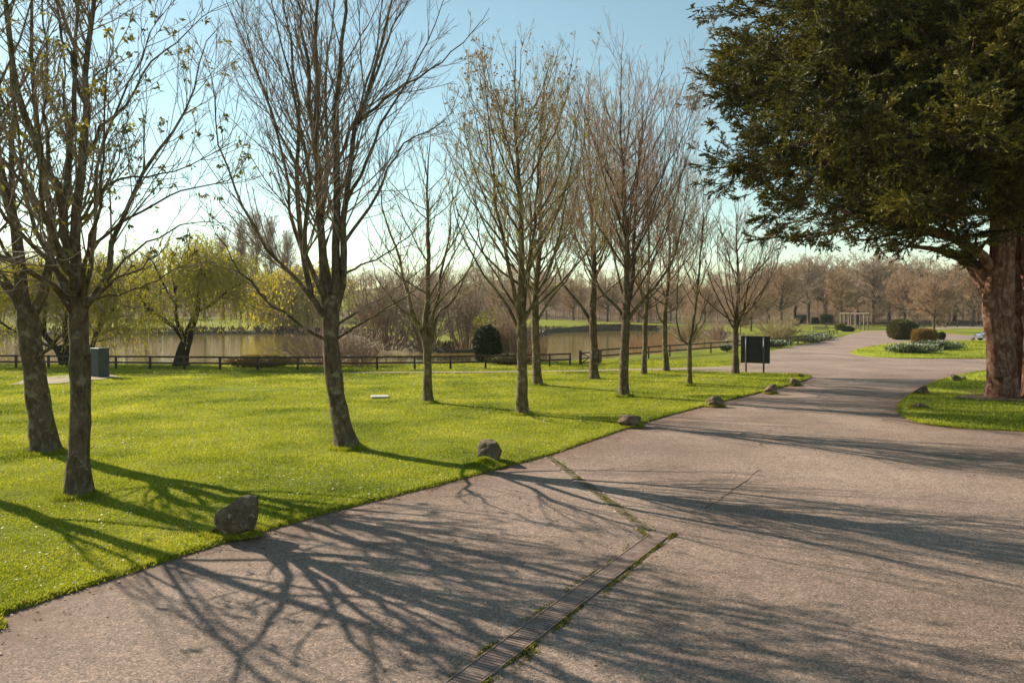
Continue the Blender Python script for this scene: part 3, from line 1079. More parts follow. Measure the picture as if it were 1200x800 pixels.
# ------------------------------------------------------------------ rocks
def rock(px, py, w, h, dpt, label, seed, mat='rock', block=0.5, shear=0.0, peak=0.0, rz=0.0, name='rock'):
    p = at(px, py)
    bm = bmesh.new()
    bmesh.ops.create_cube(bm, size=2)
    bmesh.ops.subdivide_edges(bm, edges=bm.edges[:], cuts=11, use_grid_fill=True)
    sv = Vector((seed * 3.7, seed * 1.3, seed * 2.1))
    planes = []
    r_ = random.Random(seed)
    for _ in range(11):
        nv = Vector((r_.gauss(0, 1), r_.gauss(0, 1), r_.gauss(0.2, 1))).normalized()
        planes.append((nv, r_.uniform(0.72, 0.98)))
    for v in bm.verts:
        c = v.co.copy()
        s = c.normalized()
        c = s * (1 - block) * 1.1 + c * block
        for nv, dd in planes:
            k = c.dot(nv) - dd
            if k > 0:
                c -= nv * k * 0.85
        c += s * (noise.fractal(c * 1.3 + sv, 1.0, 2.0, 4) * 0.12 + noise.fractal(c * 5 + sv, 1.0, 2.0, 3) * 0.035)
        z = (c.z + 1) / 2
        x = c.x * w / 2 + shear * h * (z - 0.3)
        hz = z * h * (1 + peak * c.x)
        v.co = Vector((x, c.y * dpt / 2, hz - 0.06 * h))
    mb = MB()
    bm.verts.index_update()
    mb.bm(bm)
    o = mb.build(name, M[mat], None, True)
    o.location = (p[0], p[1], 0.05)
    o.rotation_euler = (0, 0, rz)
    return tag(o, label, 'rock', 'boulders set along the lawn edges')


rock(275, 631, 0.54, 0.52, 0.42, 'big dark leaning boulder on the lawn edge, white lichen spots on its face', 4, block=0.5, shear=0.16, peak=0.10, rz=0.15)
rock(574, 543, 0.52, 0.50, 0.36, 'squat block-shaped brown boulder with flat top, grass mound at its foot', 5, block=0.72, shear=0.1, peak=-0.06, rz=-0.1)
rock(738, 501, 0.58, 0.34, 0.4, 'low rounded grey boulder with a wide flat top at the road edge', 8, block=0.55, peak=0.08)
rock(837, 477, 0.58, 0.32, 0.4, 'low dark boulder by the road with a blunt lighter nose', 12, block=0.5, peak=0.15, rz=0.2)
rock(903, 462, 0.44, 0.34, 0.35, 'small tan boulder with one pointed high corner', 14, 'rock_tan', 0.4, peak=0.4)
rock(932, 452.5, 0.44, 0.28, 0.32, 'small wedge-shaped dark boulder sloping down to the road', 17, 'rock', 0.4, peak=-0.5)
rock(940, 443.3, 0.28, 0.15, 0.22, 'tiny tan stone on the tip of the lawn beyond the wedge-shaped boulder', 19, 'rock_tan', 0.4, peak=-0.3)
rock(1080, 463, 0.52, 0.28, 0.34, 'dark wedge-shaped boulder on the near corner of the conifer lawn', 23, 'rock', 0.45, peak=0.35)
rock(1077, 479.5, 0.46, 0.16, 0.36, 'flat brown stone sunk in grass under the conifer lawn corner', 29, 'rock', 0.6)
rock(1121, 447.5, 0.42, 0.28, 0.32, 'tan pointed boulder on the far kerb of the conifer lawn', 31, 'rock_tan', 0.4, peak=-0.3)
rock(1128.5, 446.5, 0.30, 0.2, 0.28, 'small tan stone leaning close against the tan pointed boulder', 37, 'rock_tan', 0.4, peak=0.2)
rock(1140, 398.6, 0.5, 0.28, 0.4, 'small dark mound-like stone alone on the far island lawn', 41, 'rock', 0.2)

# tufts round the foot of the boulders
rng = np.random.default_rng(22)
mb = MB()
for px_, py_, w_, n_b in ((272, 629, 0.30, 3500), (574, 543, 0.26, 1500), (738, 501, 0.28, 1200), (837, 477, 0.28, 900), (903, 462, 0.22, 600), (932, 452.5, 0.22, 600), (1080, 463, 0.26, 900), (1077, 479.5, 0.24, 900)):
    c = at(px_, py_)
    an = rng.uniform(0, 2 * math.pi, n_b)
    rr_ = w_ * (1 + np.abs(rng.normal(0, 0.16, n_b)))
    mb.add(*blades(c[0] + np.cos(an) * rr_, c[1] + np.sin(an) * rr_ * 0.78, np.full(n_b, 0.05), rng, 1.9 if w_ > 0.28 else 1.1))
for px_, py_, w_, n_b in ((92, 584, 0.30, 2600), (53, 533, 0.42, 2600), (406, 527, 0.34, 2200), (502, 474, 0.26, 900), (612, 487, 0.28, 1100), (731, 466, 0.30, 900), (630, 453, 0.3, 600), (808, 453, 0.2, 500)):
    c = at(px_, py_)
    an = rng.uniform(0, 2 * math.pi, n_b)
    rr_ = w_ * (0.8 + np.abs(rng.normal(0, 0.22, n_b)))
    mb.add(*blades(c[0] + np.cos(an) * rr_, c[1] + np.sin(an) * rr_, np.full(n_b, 0.05), rng, rng.uniform(1.2, 2.8, n_b)))
tag(mb.build('grass', M['blade']), kind='stuff')

# little grass mound at the foot of the block-shaped boulder
rng = np.random.default_rng(21)
c = at(567, 548)
xx = rng.normal(0, 1, (9000, 2))
xx = xx[np.hypot(xx[:, 0], xx[:, 1]) < 1.8]
gx_, gy_ = c[0] + xx[:, 0] * 0.24, c[1] + xx[:, 1] * 0.16
zz = 0.04 + 0.15 * np.exp(-(xx ** 2).sum(1) / 0.9)
V1, F1 = blades(gx_, gy_, zz, rng, 1.3)
tag(MB().add(V1, F1).build('grass', M['blade']), kind='stuff')

# ------------------------------------------------------------------ trees
def pl(d, pts, r0, r1, M_=14, z_off=0.0):
    """a limb through picture points at depth d (+ own offset), with radii"""
    P = np.array([atd(p[0], p[1], d + (p[2] if len(p) > 2 else 0.0)) for p in pts])
    return spline(P, M_), np.linspace(r0, r1, M_)


def flare(P, R, amt=0.7, fall=0.35):
    h = P[:, 2] - P[0, 2]
    return R * (1 + amt * np.exp(-h / fall))


def wobble(rng, P, s):
    k = rng.normal(0, s, P.shape)
    k[:, 0] = 0
    return P + k


def bare_tree(label, base, trunk, limbs, seed, bark='bark', twig='twig', levels=None, leaves=None, name='deciduous_tree', group=None, trunk_sides=14, flare_amt=0.6, limb_scale=1.0):
    """trunk: (P,R); limbs: list of (P,R) with M points; grown levels become the crown"""
    rng = np.random.default_rng(seed)
    t = thing(name, label, 'tree', (base[0], base[1], 0.0), group=group)
    org = (base[0], base[1], 0.0)
    P, R = trunk
    P = P.copy()
    P[0, 2] = -0.08
    R = flare(P, R, flare_amt)
    V, F = tube_arrays(P[None], R[None], trunk_sides)
    # knobbly, fluted trunk
    nz = np.array([noise.fractal(Vector(v) * 2.2 + Vector((seed, 0, 0)), 1.0, 2.0, 3) for v in V])
    ax = np.repeat(P, trunk_sides, 0)
    an = np.tile(np.linspace(0, 2 * math.pi, trunk_sides, endpoint=False), len(P))
    rootl = np.exp(-np.maximum(V[:, 2] - 0.02, 0) / 0.16) * (0.30 * np.maximum(0, np.sin(an * 3 + seed)) + 0.22 * np.maximum(0, np.sin(an * 2 + seed * 1.7)))
    V = ax + (V - ax) * (1 + 0.16 * nz + rootl)[:, None]
    MB().add(V, F).build('trunk', M[bark], t, True, org)
    LP = np.stack([l[0] for l in limbs])
    LR = np.stack([l[1] for l in limbs]) * np.linspace(min(1.0, limb_scale + 0.12), limb_scale * 0.9, LP.shape[1])[None]
    LP = LP + np.concatenate([np.zeros((len(LP), 1, 3)), rng.normal(0, 0.02, (len(LP), LP.shape[1] - 1, 3))], 1)
    mb = MB().tubes(LP, LR, 8)
    mb.build('limbs', M[bark], t, True, org)
    mb = MB()
    cur = [(LP, LR)]
    allp = []
    for i, lv in enumerate(levels):
        src = lv.pop('src', [i]) if isinstance(lv, dict) else [i]
        k = lv.pop('k', 3)
        Ps, Rs = [], []
        for s in src:
            Q, W = grow(rng, cur[s][0], cur[s][1], **lv)
            Ps.append(Q)
            Rs.append(W)
        Q, W = np.concatenate(Ps), np.concatenate(Rs)
        keep = Q[:, -1, 2] > 0.6
        Q, W = Q[keep], W[keep]
        cur.append((Q, W))
        mb.tubes(Q, W, k, cap=False)
        allp.append((Q, W))
    mb.build('crown', M[twig], t, True, org)
    if leaves:
        lm = MB()
        for (mat_, frac, size, per, wdt, zmin, zmax, drp) in leaves:
            lm = MB()
            Q, W = allp[-1]
            pick = rng.uniform(size=len(Q)) < frac
            pick &= (Q[:, -1, 2] > zmin) & (Q[:, -1, 2] < zmax)
            tips = Q[pick, -1]
            dirs = nrm(Q[pick, -1] - Q[pick, -2])
            N = len(tips)
            if not N:
                continue
            C = np.repeat(tips, per, 0) + rng.normal(0, size * 0.22, (N * per, 3))
            D = np.repeat(dirs, per, 0) * 0.5 + rng.normal(0, 0.7, (N * per, 3))
            D[:, 2] -= drp
            lm.add(*leaf_quads(rng, C, D, rng.uniform(0.6, 1.25, N * per) * size, wdt))
            lm.build('young_leaves', M[mat_], t, False, org)
    return t


LM = 14
# --- tree nearest the camera (second trunk from the left)
d = 12.62
base = at(92, 584)
trunk = pl(d, [(92, 586), (92, 560), (93, 520), (95, 470), (94, 420), (92, 385), (92, 362), (92, 348)], 0.165, 0.155, 22)
L2 = [
    pl(d, [(92, 362), (89, 330), (85, 292), (91, 249), (94, 205), (101, 178), (99, 131), (101, 75), (108, 22), (112, -60), (116, -150)], 0.12, 0.02, LM),
    pl(d, [(86, 305), (74, 271, -.1), (74, 236, -.2), (66, 211, -.3), (55, 203, -.4), (37, 157, -.5), (22, 109, -.6), (14, 56, -.7), (8, 0, -.8), (0, -90, -.9)], 0.10, 0.015, LM),
    pl(d, [(75, 240, -.2), (80, 207, 0), (82, 157, .2), (88, 112, .3), (90, 37, .5), (92, -20, .6), (95, -110, .8)], 0.07, 0.015, LM),
    pl(d, [(90, 362), (76, 338, .3), (63, 312, .6), (50, 285, .9), (38, 250, 1.2), (25, 200, 1.5), (20, 140, 1.7), (12, 70, 1.9)], 0.075, 0.012, LM),
    pl(d, [(86, 372), (72, 350, -.3), (58, 332, -.5), (36, 322, -.8), (15, 318, -1.0), (-10, 322, -1.2)], 0.045, 0.01, LM),
    pl(d, [(97, 362), (112, 343, .2), (124, 330, .3), (131, 304, .4), (136, 273, .5), (147, 243, .6), (166, 210, .8), (190, 174, .9), (212, 142, 1.0), (228, 105, 1.1), (241, 56, 1.2), (262, 28, 1.3)], 0.07, 0.008, LM),
    pl(d, [(96, 358), (102, 334, -.2), (110, 301, -.3), (113, 249, -.5), (114, 205, -.6), (124, 157, -.7), (146, 112, -.9), (169, 55, -1.0), (190, 15, -1.1)], 0.055, 0.008, LM),
    pl(d, [(91, 262), (112, 232, -.3), (137, 214, -.5), (170, 207, -.7), (205, 200, -.9), (235, 187, -1.0), (270, 168, -1.1)], 0.035, 0.006, LM),
    pl(d, [(97, 362), (115, 346, -.4), (134, 328, -.6), (150, 322, -.8), (166, 314, -.9), (180, 300, -1.0), (191, 290, -1.1)], 0.04, 0.008, LM),
    pl(d, [(108, 352, -.3), (130, 347, -.5), (156, 341, -.8), (187, 326, -1.1), (212, 312, -1.3), (236, 298, -1.5)], 0.022, 0.006, LM),
    pl(d, [(112, 285, -.3), (150, 256, -.2), (180, 240, 0), (215, 224, .1), (259, 215, .2), (280, 203, .3), (302, 184, .4)], 0.03, 0.006, LM),
    pl(d, [(120, 338, .3), (150, 300, .6), (190, 275, .9), (225, 262, 1.1), (262, 262, 1.2), (285, 270, 1.3)], 0.03, 0.006, LM),
    pl(d, [(102, 180), (122, 150, .3), (150, 118, .5), (180, 70, .7), (215, 40, .8), (250, 12, .9), (268, 2, 1)], 0.035, 0.006, LM),
    pl(d, [(99, 120), (85, 80, .3), (70, 30, .5), (62, -30, .6), (55, -80, .8)], 0.04, 0.01, LM),
    pl(d, [(88, 355), (60, 335, -.5), (20, 310, -1.0), (-40, 280, -1.5), (-110, 240, -1.9), (-170, 190, -2.2)], 0.06, 0.008, LM),
    pl(d, [(86, 340), (50, 300, -.8), (5, 250, -1.4), (-60, 190, -2.0), (-120, 110, -2.4)], 0.06, 0.008, LM),
    pl(d, [(88, 330), (60, 270, -.3), (20, 210, -.5), (-40, 130, -.6), (-90, 40, -.6)], 0.06, 0.01, LM),
    pl(d, [(90, 350), (78, 318, -.8), (62, 280, -1.6), (50, 225, -2.2), (45, 160, -2.7), (42, 80, -3.1)], 0.06, 0.008, LM),
    pl(d, [(93, 345), (100, 300, -1.0), (112, 255, -1.8), (118, 200, -2.4), (122, 130, -2.8), (130, 50, -3.2)], 0.05, 0.008, LM),
    pl(d, [(60, 205, -.4), (52, 150, .1), (55, 90, .3), (50, 20, .5), (48, -60, .7)], 0.045, 0.01, LM),
]
lv = [dict(n=2, per_len=3.2, ang=(22, 52), lf=(0.22, 0.45), up=0.07, wig=0.10, M=7, rr=(0.25, 0.45), rmin=0.006, k=5, t=(0.18, 0.98), rmax=0.022),
      dict(n=1, per_len=2.3, ang=(25, 50), lf=(0.28, 0.55), up=0.09, wig=0.10, M=5, rr=(0.45, 0.6), rmin=0.004, k=4, rmax=0.012),
      dict(n=1, per_len=2.4, ang=(25, 50), lf=(0.3, 0.6), up=0.10, wig=0.10, M=4, rr=(0.5, 0.7), rmin=0.0032, k=3, lmin=0.08, rmax=0.006)]
bare_tree('leafing tree with dark mottled trunk nearest the road edge, bronze leaf clusters on arching twigs', base, trunk, L2, 21, 'bark', 'twig',
          limb_scale=0.74, levels=lv, leaves=[('bud', 0.18, 0.092, 7, 0.42, 1.5, 20, 0.7)])

# --- first tree from the left
d = 16.6
base = at(53, 533)
trunk = pl(d, [(54, 535), (50, 505), (45, 470), (41, 435), (36, 402), (33, 378), (31, 360)], 0.235, 0.215, 20)
L1 = [
    pl(d, [(29, 372), (17, 345), (0, 326, .2), (-20, 300, .4), (-45, 260, .6), (-60, 200, .8), (-70, 130, 1)], 0.14, 0.03, LM),
    pl(d, [(31, 372), (25, 335), (22, 290), (14, 249), (6, 224), (-2, 190), (-9, 140), (-15, 60), (-18, 0), (-20, -80)], 0.17, 0.03, LM),
    pl(d, [(36, 375), (50, 342), (58, 309), (62, 276), (58, 240), (50, 205), (43, 150), (39, 80), (36, 0), (32, -80)], 0.13, 0.025, LM),
    pl(d, [(22, 295), (18, 262, .4), (15, 217, .6), (15, 112, .9), (6, 0, 1.2), (2, -70, 1.3)], 0.10, 0.02, LM),
    pl(d, [(42, 420), (52, 415, -.4), (64, 400, -.8), (82, 384, -1.2), (100, 360, -1.5)], 0.06, 0.02, LM),
    pl(d, [(62, 285), (75, 255, -.4), (80, 215, -.6), (78, 165, -.8), (74, 100, -1), (75, 20, -1.2)], 0.06, 0.012, LM),
    pl(d, [(58, 312), (76, 290, .5), (98, 262, .8), (118, 232, 1.0), (140, 180, 1.2), (152, 120, 1.4)], 0.05, 0.01, LM),
    pl(d, [(24, 330), (5, 290, -.5), (-12, 250, -.8), (-30, 190, -1.0)], 0.06, 0.012, LM),
    pl(d, [(28, 350), (12, 336, -.8), (-5, 330, -1.4), (-25, 332, -2.0)], 0.045, 0.01, LM),
]
lv = [dict(n=2, per_len=2.2, ang=(22, 50), lf=(0.22, 0.45), up=0.06, wig=0.11, M=7, rr=(0.25, 0.48), rmin=0.006, k=5, t=(0.18, 0.98), rmax=0.035),
      dict(n=1, per_len=2.2, ang=(25, 52), lf=(0.28, 0.55), up=0.08, wig=0.11, M=5, rr=(0.45, 0.6), rmin=0.004, k=4, rmax=0.013),
      dict(n=1, per_len=2.3, ang=(25, 52), lf=(0.3, 0.6), up=0.08, wig=0.11, M=4, rr=(0.5, 0.7), rmin=0.0035, k=3, lmin=0.08, rmax=0.007)]
bare_tree('thick-trunked tree forking low into three stout limbs, yellowish young leaves', base, trunk, L1, 33, 'bark', 'twig',
          limb_scale=0.74, levels=lv, leaves=[('bud', 0.16, 0.105, 7, 0.45, 1.5, 22, 0.6), ('bud_lime', 0.05, 0.11, 7, 0.5, 1.5, 8, 0.4)])

# --- third tree, leaning trunk and vase of limbs, no leaves
d = 17.2
base = at(406, 527)
trunk = pl(d, [(407, 529), (402, 505), (397, 480), (392, 445), (389, 415), (388, 390), (388, 362), (389, 345)], 0.20, 0.185, 22)
L3 = [
    pl(d, [(385, 372), (379, 345), (377, 300), (375, 250), (374, 205), (370, 157), (372, 94), (370, 37), (374, 0), (375, -70), (376, -150)], 0.13, 0.015, LM),
    pl(d, [(371, 170), (362, 131, -.3), (362, 86, -.4), (355, 37, -.5), (345, -20, -.6), (335, -90, -.7)], 0.07, 0.012, LM),
    pl(d, [(389, 365), (393, 320), (395, 255), (394, 180), (392, 131), (398, 94), (402, 37), (405, 0), (407, -60), (410, -150)], 0.13, 0.015, LM),
    pl(d, [(392, 368, .1), (400, 335, .1), (402, 288), (404, 244), (409, 195), (417, 150), (429, 118), (436, 85), (446, 50), (456, 15), (468, -30), (480, -100)], 0.11, 0.012, LM),
    pl(d, [(423, 133), (440, 88, .4), (456, 42, .6), (476, 2, .8), (498, -50, 1)], 0.05, 0.01, LM),
    pl(d, [(384, 378), (362, 336, .2), (353, 290, .4), (350, 235, .5), (349, 180, .6), (351, 135, .7), (343, 70, .8), (335, 20, .9), (326, -40, 1), (320, -100, 1)], 0.095, 0.012, LM),
    pl(d, [(378, 345, -.2), (366, 318, -.6), (357, 292, -.8), (358, 250, -1), (362, 205, -1.2), (352, 150, -1.4), (340, 90, -1.6), (322, 20, -1.8), (310, -40, -2)], 0.075, 0.01, LM),
    pl(d, [(381, 372, -.1), (342, 322, -.4), (315, 294, -.6), (290, 250, -.8), (272, 212, -.9), (256, 165, -1), (250, 112, -1.1), (238, 60, -1.2)], 0.06, 0.008, LM),
    pl(d, [(354, 295, .4), (340, 245, .7), (335, 200, .8), (322, 142, .9), (306, 97, 1), (285, 49, 1.1), (264, 0, 1.2), (250, -40, 1.3)], 0.05, 0.008, LM),
    pl(d, [(383, 398), (362, 386, -.4), (345, 375, -.6), (312, 352, -.9), (284, 319, -1.2), (262, 288, -1.4), (252, 270, -1.5), (240, 240, -1.6)], 0.045, 0.007, LM),
    pl(d, [(313, 353, -.9), (300, 335, -.8), (285, 323, -.7), (265, 315, -.6), (246, 309, -.5)], 0.022, 0.006, LM),
    pl(d, [(393, 382), (410, 370, .4), (428, 360, .7), (462, 340, 1.1), (497, 312, 1.5), (520, 288, 1.8)], 0.045, 0.007, LM),
    pl(d, [(393, 398), (412, 386, -.3), (432, 374, -.6), (455, 362, -.9), (482, 342, -1.2), (500, 322, -1.4)], 0.038, 0.007, LM),
    pl(d, [(401, 322), (420, 312, -.5), (440, 304, -.8), (462, 290, -1.1), (490, 266, -1.4), (515, 235, -1.6)], 0.035, 0.007, LM),
    pl(d, [(403, 285), (425, 252, .2), (445, 222, .4), (460, 187, .5), (482, 163, .6), (515, 148, .7), (540, 120, .8)], 0.05, 0.008, LM),
    pl(d, [(420, 145), (435, 128, -.3), (475, 100, -.6), (512, 75, -.8), (550, 41, -1), (575, 10, -1.1)], 0.045, 0.007, LM),
    pl(d, [(405, 240), (430, 190, -.5), (450, 140, -.8), (480, 90, -1.1), (505, 40, -1.3), (525, -20, -1.5)], 0.05, 0.008, LM),
    pl(d, [(376, 240), (350, 200, 1.1), (325, 150, 1.6), (300, 80, 2.0), (285, 20, 2.3), (275, -50, 2.5)], 0.05, 0.008, LM),
    pl(d, [(395, 190), (420, 130, 1.3), (440, 60, 1.7), (450, -10, 2.0), (455, -80, 2.2)], 0.05, 0.008, LM),
    pl(d, [(390, 360), (378, 280, 1.2), (384, 200, 1.8), (380, 110, 2.2), (390, 20, 2.5), (392, -70, 2.7)], 0.08, 0.012, LM),
]
lv = [dict(n=2, per_len=3.0, ang=(20, 46), lf=(0.22, 0.42), up=0.09, wig=0.08, M=7, rr=(0.25, 0.45), rmin=0.006, k=5, t=(0.15, 0.98), rmax=0.02),
      dict(n=1, per_len=2.8, ang=(22, 45), lf=(0.28, 0.55), up=0.10, wig=0.09, M=5, rr=(0.45, 0.6), rmin=0.0045, k=4, rmax=0.012),
      dict(n=1, per_len=1.9, ang=(22, 45), lf=(0.3, 0.6), up=0.10, wig=0.09, M=4, rr=(0.5, 0.7), rmin=0.0035, k=3, lmin=0.08, rmax=0.006)]
bare_tree('leafless tree with a leaning curved trunk and a wide vase of straight upright limbs', base, trunk, L3, 44, 'bark', 'twig', lv, limb_scale=0.72)


# --- the avenue trees beyond: leader with rising branches
def avenue_tree(label, d, trunk_px, r, fork_py, top, spread, seed, n_prim=26, bark='bark_olive', twig='twig_olive', extra=(), leaves=None,
                ang=(32, 58), dens=1.0, leader=None, tw=1.0, up=0.14):
    rng = np.random.default_rng(seed)
    base = atd(trunk_px[0][0], trunk_px[0][1], d)
    trunk = pl(d, trunk_px, r, r * 0.86, 16)
    fork = atd(trunk_px[-1][0], fork_py, d)
    topp = atd(top[0], top[1], d)
    H = topp[2] - fork[2]
    sp = spread * 1.08 * d / FPX
    lead_px = leader or [(trunk_px[-1][0], trunk_px[-1][1]), ((trunk_px[-1][0] * 2 + top[0]) / 3 + 2, (trunk_px[-1][1] * 2 + top[1]) / 3),
                         ((trunk_px[-1][0] + 2 * top[0]) / 3 - 2, (trunk_px[-1][1] + 2 * top[1]) / 3), top]
    LP, LR = pl(d, lead_px, r * 0.85, 0.012, LM)
    limbs = [(LP, LR)]
    for e in extra:
        limbs.append(pl(d, e[0], e[1] * r, 0.012, LM))
    # rising primaries off the leader
    N = n_prim
    tt = np.sort(rng.uniform(0.0, 0.8, N) ** 1.15)
    p, tan, rr = sample(LP[None], LR[None], np.zeros(N, int), tt)
    az = np.arange(N) * 2.399 + rng.uniform(-.5, .5, N)
    a = np.radians(rng.uniform(ang[0] + 4, ang[1] + 10, N))
    dirs = np.stack([np.cos(az) * np.sin(a), np.sin(az) * np.sin(a), np.cos(a)], 1)
    ln = (H * (1 - tt) * rng.uniform(0.62, 0.92, N) + 0.5)
    ln = np.minimum(ln, sp * 2.3 * rng.uniform(0.8, 1.25, N))
    Q = march(rng, p, dirs, ln, LM, up * 14 / LM * 0.6, 0.05)
    # keep the spread inside the crown outline
    off = Q[:, :, :2] - LP[0, :2]
    rad = np.hypot(off[..., 0], off[..., 1])
    lim = sp * (1.0 + rng.uniform(-.15, .15, (N, 1)))
    fac = np.where(rad > lim * 0.6, (lim * 0.6 + (lim * 0.4) * np.tanh((rad - lim * 0.6) / (lim * 0.4))) / np.maximum(rad, 1e-6), 1.0)
    Q[:, :, :2] = LP[0, :2] + off * fac[..., None]
    r0 = np.clip(rr * rng.uniform(0.28, 0.5, N), 0.011, 0.045)
    w = np.linspace(0, 1, LM)[None]
    W = r0[:, None] * (1 - w) + 0.008 * w
    for q, ww in zip(Q, W):
        limbs.append((q, ww))
    lv = [dict(n=2, per_len=2.0 * dens, ang=(22, 48), lf=(0.25, 0.5), up=0.14, wig=0.08, M=6, rr=(0.4, 0.6), rmin=0.006 * tw, k=4, t=(0.12, 0.98), rmax=0.016),
          dict(n=1, per_len=2.3 * dens, ang=(22, 50), lf=(0.3, 0.6), up=0.16, wig=0.09, M=5, rr=(0.5, 0.65), rmin=0.005 * tw, k=3, rmax=0.010),
          dict(n=1, per_len=1.6 * dens, ang=(22, 48), lf=(0.3, 0.65), up=0.13, wig=0.09, M=4, rr=(0.5, 0.7), rmin=0.0042 * tw, k=3, lmin=0.1, rmax=0.007)]
    return bare_tree(label, base, trunk, limbs, seed, bark, twig, lv, leaves, trunk_sides=12, flare_amt=0.45, limb_scale=0.76)


avenue_tree('slim pale-barked tree forking low into crooked twisting limbs, bare, fence behind', 26.0,
            [(502, 475), (501, 450), (501, 425), (500, 405), (498, 392)], 0.155, 392, (505, 150), 78, 51, 16, 'bark_olive', 'twig_olive',
            extra=[([(498, 402), (484, 368), (476, 337), (467, 299), (456, 268), (447, 235), (438, 190)], 0.6),
                   ([(503, 402), (514, 368, .3), (530, 353, .6), (544, 326, .9), (556, 296, 1.2), (566, 250, 1.5)], 0.45),
                   ([(486, 372), (470, 362, -.4), (455, 345, -.8), (440, 320, -1.2), (432, 290, -1.5)], 0.3),
                   ([(503, 395), (512, 350, -.4), (520, 310, -.7), (528, 260, -1), (532, 200, -1.2)], 0.5),
                   ([(500, 398), (490, 375, -.8), (478, 356, -1.2), (462, 358, -1.5), (448, 350, -1.8)], 0.25)],
            leaves=[('bud_lime', 0.05, 0.09, 4, 0.5, 1, 9, 0.2)], ang=(35, 62), dens=0.8)
avenue_tree('tall straight tree with reddish young leaves at its pointed top, in front of a twin', 23.0,
            [(612, 488), (612, 460), (612, 430), (612, 400), (611, 372)], 0.165, 385, (604, 48), 88, 62, 34, 'bark_olive', 'twig_olive',
            extra=[([(611, 390), (590, 352, .2), (565, 318, .4), (548, 290, .6), (535, 255, .8), (527, 210, 1)], 0.4),
                   ([(612, 380), (632, 342, -.3), (648, 300, -.5), (660, 255, -.8), (668, 200, -1)], 0.4),
                   ([(610, 372), (596, 310, -.3), (582, 240, -.5), (574, 170, -.7), (568, 80, -.8)], 0.5),
                   ([(613, 368), (622, 300, .3), (630, 220, .5), (634, 140, .7), (638, 90, .8)], 0.5)],
            leaves=[('bud_red', 0.28, 0.085, 5, 0.5, 8.2, 20, 0.3), ('bud_lime', 0.18, 0.075, 4, 0.55, 1.5, 9, 0.15)], ang=(30, 52), dens=0.95)
avenue_tree('tree close behind the red-tipped tree, dark straight trunk, yellow-green buds low down', 32.5,
            [(630, 454), (629, 430), (628, 405), (627, 380), (627, 355)], 0.185, 365, (640, 78), 68, 73, 30, 'bark_olive', 'twig_red',
            extra=[([(628, 380), (645, 350, -.4), (662, 330, -.8), (678, 300, -1), (684, 260, -1.2)], 0.35)],
            leaves=[('bud_lime', 0.16, 0.09, 4, 0.55, 1.5, 6.5, 0.1), ('bud_red', 0.05, 0.09, 3, 0.5, 7, 20, 0.2)], ang=(28, 48), tw=1.25)
avenue_tree('forking tree beside the small gate, yellow-green buds through its crown', 36.2,
            [(696, 444), (696, 425), (696, 405), (695, 388), (695, 372)], 0.20, 378, (690, 92), 62, 84, 28, 'bark', 'twig_olive',
            extra=[([(695, 384), (682, 360, .3), (672, 348, .6), (660, 332, .8), (650, 300, 1), (645, 250, 1.2)], 0.6),
                   ([(695, 375), (697, 340), (697, 300), (694, 250), (692, 180)], 0.6)],
            leaves=[('bud_lime', 0.34, 0.10, 4, 0.55, 1.5, 9.5, 0.1)], ang=(28, 50), tw=1.3)
avenue_tree('tall broad reddish-twigged bare tree with dark trunk and two low forks', 28.1,
            [(731, 467), (731, 440), (732, 410), (733, 385), (734, 365)], 0.175, 370, (728, 62), 86, 95, 36, 'bark', 'twig_red',
            extra=[([(733, 378), (720, 356, .3), (706, 342, .5), (694, 318, .8), (684, 280, 1), (675, 220, 1.2)], 0.45),
                   ([(735, 378), (752, 352, -.3), (770, 332, -.5), (788, 305, -.8), (800, 260, -1), (808, 210, -1.2)], 0.5),
                   ([(734, 366), (742, 320, .3), (744, 260, .5), (750, 180, .6), (756, 110, .7)], 0.7)],
            ang=(26, 48), dens=1.0, tw=1.1)
avenue_tree('slender tree with grey-brown trunk just beyond the broad red-twigged tree', 38.8,
            [(755, 440), (755, 420), (756, 400), (756, 380), (757, 368)], 0.14, 372, (762, 150), 56, 106, 22, 'bark_olive', 'twig_red', ang=(32, 55), tw=1.4,
            extra=[([(756, 376), (742, 360, .3), (730, 340, .5), (722, 310, .7)], 0.4)])
avenue_tree('pale smooth trunk tree at the path edge, its first limb kinking low and away', 40.8,
            [(781, 437), (780, 420), (779, 400), (779, 380), (779, 368)], 0.155, 372, (790, 178), 52, 117, 22, 'bark_olive', 'twig_olive', ang=(32, 58), tw=1.4,
            extra=[([(779, 384), (771, 368, -.3), (768, 352, -.5), (760, 340, -.7), (752, 325, -.9)], 0.45)])
avenue_tree('thin young tree dividing low in a narrow U of two stems', 32.5,
            [(808, 454), (808, 440), (808, 425), (808, 412), (808, 402)], 0.105, 402, (824, 212), 34, 128, 12, 'bark_olive', 'twig_olive',
            extra=[([(808, 405), (798, 396, -.1), (794, 382, -.2), (793, 350, -.3), (795, 315, -.3), (792, 270, -.4), (790, 230, -.5)], 0.5),
                   ([(809, 402), (820, 385, .2), (832, 366, .4), (842, 345, .6)], 0.3)],
            leader=[(808, 402), (811, 385), (816, 350), (820, 310), (823, 265), (825, 212)], ang=(28, 50), dens=0.9, tw=1.2)
avenue_tree('rounded bare tree beside the dark sign board', 39.2,
            [(862, 439.5), (862, 425), (862, 410), (862, 395), (862, 384)], 0.165, 386, (866, 232), 66, 139, 24, 'bark', 'twig_red',
            extra=[([(861, 386), (850, 366, .2), (836, 338, .5), (828, 310, .7), (822, 280, .9)], 0.4),
                   ([(863, 386), (872, 360, -.2), (878, 330, -.4), (890, 305, -.6), (898, 270, -.8)], 0.5)], ang=(32, 58), tw=1.4)


